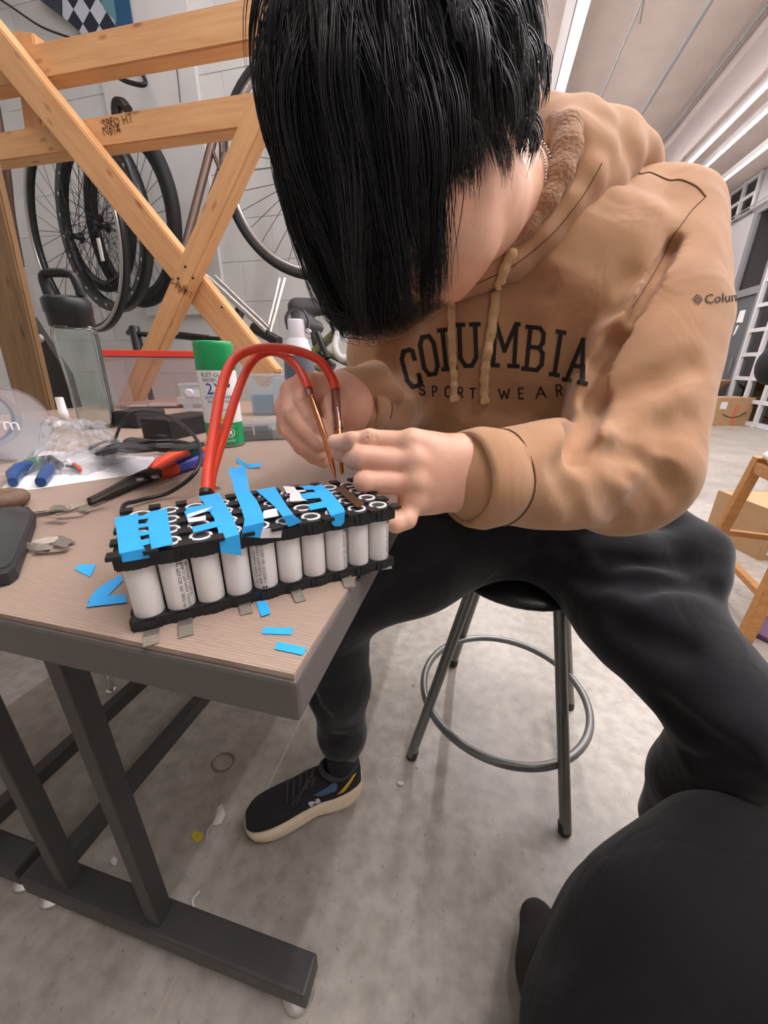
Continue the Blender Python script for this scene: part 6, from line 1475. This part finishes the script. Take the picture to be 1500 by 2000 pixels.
# ---- hair: guide locks that follow the scalp and then fall, with strands gathered round each
def strands():
    r = np.random.default_rng(11); R0 = np.array([.099, .077, .101]); sc_ = hp_(0, .012, 0); A = np.array([hf, hl, hu])
    G = []
    while len(G) < 560:
        n = r.normal(size=3); n /= np.linalg.norm(n); f_, l_, u_ = n
        lim = .42 if f_ > .55 else (-.02 if f_ > .15 else (-.30 if f_ > -.3 else -.62))
        if u_ < lim: continue
        G.append(n)
    G = np.array(G); W_ = np.array([-.42, .12, .9]); W_ /= np.linalg.norm(W_)
    P = (G*R0)@A+sc_; nw = (G/R0); nw /= np.linalg.norm(nw, axis=1)[:, None]; nw = nw@A
    flow = G-W_; flow = flow@A; flow -= nw*(flow*nw).sum(1)[:, None]; flow /= np.linalg.norm(flow, axis=1)[:, None]+1e-9
    front = np.clip((G[:, 0]+.25)/.8, 0, 1); side = np.clip(1-G[:, 2], 0, 1.4); back = np.clip(-G[:, 0], 0, 1)
    ln = (.130+.115*front-.045*side*(1-front)-.020*back)*r.uniform(.8, 1.12, len(G)); lay = r.uniform(.15, 1, len(G))
    N = 16; path = np.zeros((len(G), N, 3)); path[:, 0] = P
    d = flow*.85+nw*(.55+.25*lay[:, None])+r.normal(size=(len(G), 3))*.13; d /= np.linalg.norm(d, axis=1)[:, None]
    cur = P.copy(); ph = r.uniform(0, 6.28, len(G)); sw = r.normal(size=(len(G), 3))*.10
    fc = hp_(.03, -.045, 0); FR = np.array([.086, .074, .086])
    for i in range(1, N):
        s_ = i/N
        q = (cur-sc_)@A.T; nn = q/(R0**2); nn /= np.linalg.norm(nn, axis=1)[:, None]; nn = nn@A
        tang = flow-nn*(flow*nn).sum(1)[:, None]; tang /= np.linalg.norm(tang, axis=1)[:, None]+1e-9
        grav = np.array([0, 0, -1.])[None]*((.08+.50*s_)*(.18+.82*front))[:, None]
        d = d*.80+tang*(.26*(1-s_)+.22*(1-front))[:, None]+grav-nn*(.20*(1-s_*.6)*(1-.85*front*min(1, s_*2.5)))[:, None]+sw*math.sin(1.0)*.3*np.sin(ph+6*s_)[:, None]
        d += cbv(.45, .05, 0)*(.55*max(0, s_-.55))*(front*(.4+lay))[:, None]+r.normal(size=d.shape)*.05+(hl*.12)*np.sin(ph+7*s_)[:, None]*(.3+s_)
        d /= np.linalg.norm(d, axis=1)[:, None]
        cur = cur+d*(ln/N)[:, None]
        for c0, RR in ((sc_, R0+.006+(.020*lay+.046*back*lay+.016*front*lay)[:, None]*math.sin(min(1, s_*2.2)*1.57)), (fc, FR+.004+.012*lay[:, None])):
            q = (cur-c0)@A.T; k = np.linalg.norm(q/RR, axis=1); m_ = k < 1
            q[m_] = q[m_]/k[m_][:, None]; cur = q@A+c0
        path[:, i] = cur
    # children
    V_, F_ = [], []; off = 0; tri = np.array([[1, 0], [-.5, .866], [-.5, -.866]])
    nch = 30
    for g in range(len(G)):
        p = path[g]; t = np.gradient(p, axis=0); t /= np.linalg.norm(t, axis=1)[:, None]+1e-9
        x = np.cross(t, nw[g]); x /= np.linalg.norm(x, axis=1)[:, None]+1e-9; y = np.cross(t, x); s_ = np.linspace(0, 1, N)
        for c in range(nch):
            o1, o2 = r.normal()*.0062, r.normal()*.0036; conv = (1-.62*s_**1.3)+.10*np.sin(5*s_+c)
            wv = (.0010+.0035*(1-front[g]))*np.sin((8+4*r.random())*s_+ph[g])*s_
            cutn = N if r.random() < .6 else int(N*r.uniform(.72, .98))
            fly = (r.random() < .05)*r.normal()*.012*s_**2
            q = p+x*((o1*conv+wv+fly)[:, None])+y*((o2*conv)[:, None]); q = q[:cutn]
            w3 = q-CC; dd = w3@FW; xx_ = 750+FPX*(w3@RT)/dd; yy_ = 1000-FPX*(w3@UP)/dd
            jx = r.normal()*16; lim = np.where(xx_ < 885+jx*.6, 640-((xx_-725)/165)**2*80+jx, 394-(xx_-880)*.54-np.maximum(0, xx_-1000)*.30+jx*1.2)
            over = np.argmax(yy_ > lim) if (yy_ > lim).any() else len(q)
            if over < 4: continue
            if over < len(q) and xx_[over] < 860:      # the fringe curls along its lower edge instead of being cut straight
                m_ = np.arange(len(q)) >= over; ov = np.where(m_, np.maximum(0, yy_-lim), 0); cum = np.maximum.accumulate(ov)
                nx_ = xx_+cum*(.95+.25*r.random()); ny_ = np.where(m_, 640-((nx_-725)/165)**2*80+jx-cum*.10*r.random(), yy_)
                q = np.where(m_[:, None], CC+dd[:, None]*(FW+RT*((nx_-750)/FPX)[:, None]-UP*((ny_-1000)/FPX)[:, None]), q); cut2 = np.argmax(m_ & (nx_ > 868+jx)) if (m_ & (nx_ > 868+jx)).any() else len(q); q = q[:max(over, cut2)]
            else: q = q[:over]
            n_ = len(q)
            rad = .00050*np.minimum(1, (1-np.linspace(0, 1, n_))*2.2+.12)
            vs = q[:, None, :]+rad[:, None, None]*(tri[None, :, 0, None]*x[:n_, None, :]+tri[None, :, 1, None]*y[:n_, None, :])
            V_.append(vs.reshape(-1, 3)); ii = np.arange(n_-1)[:, None]*3; k3 = np.arange(3)[None]
            F_.append(np.stack([ii+k3, ii+(k3+1) % 3, ii+3+(k3+1) % 3, ii+3+k3], -1).reshape(-1, 4)+off); off += len(vs)*3
    return np.concatenate(V_), np.concatenate(F_)
def hair_mat():
    m, n, b = nt('black_hair'); b.inputs['Base Color'].default_value = (*lin((17, 15, 16)), 1); b.inputs['Roughness'].default_value = .42; b.inputs['Specular IOR Level'].default_value = .55
    return m
M_hair = hair_mat()
hv_, hq_ = strands()
hair = link('hair', npmesh('hair', hv_, hq_), M_hair, pr)
CV = Vol(HC-.15, HC+.15, .004)
CV.ell(hp_(0, .012, 0), HA, (.104, .082, .106), .01)
CV.half(hp_(.050, .030, 0), hf*.72-hu*.69, .02); CV.half(hp_(-.01, -.045, 0), -hu+hf*.25, .02)
v, q = CV.mesh('cap', 1); link('hair_base', npmesh('cap', v, q), mat('hair_base_black', (12, 11, 12), .7), pr)

# ================================================================== the photographer's leg in the foreground
pg = empty('person', V(.35, .35, 0), 'dark-trousered leg and shoe of a seated person in the foreground', 'person')
GV = Vol(V(-.02, -.45, .0), V(.80, .72, .78), .008)
kP = at(1448, 1748, .52); hP = V(.38, -.40, .50); aP = on(1125, 1930, .10)
GV.chain([hP, hP*.5+kP*.5, kP], [.135, .115, .088], .05)
mid = at(1265, 1850, .60)
GV.chain([kP, mid, aP+V(.02, 0, .03)], [.085, .092, .082], .06); GV.chain([kP, at(1330, 1900, .48), at(1250, 2150, .42)], [.09, .11, .12], .08); GV.chain([mid, at(1200, 2050, .5)], [.09, .10], .08)
GV.warp(lambda X, Y, Z: .0016*np.sin(24*X+20*Z+4*np.sin(11*Y))*np.sin(22*Y-14*X))
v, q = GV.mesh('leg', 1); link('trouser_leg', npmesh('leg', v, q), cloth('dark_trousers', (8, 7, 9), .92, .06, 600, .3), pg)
sP = Vol(V(-.05, .05, -.01), V(.5, .62, .16), .006)
t0, h0 = on(1022, 1775, .02), on(1075, 2120, .02)
sP.chain([t0+V(.02, -.03, .035), t0*.5+h0*.5+V(.01, 0, .045), h0+V(.01, 0, .055)], [.034, .042, .045], .03).half(V(0, 0, .003), (0, 0, -1), .004)
v, q = sP.mesh('shoe', 1); link('shoe', npmesh('shoe', v, q), mat('dark_suede', (48, 44, 38), .9), pg)
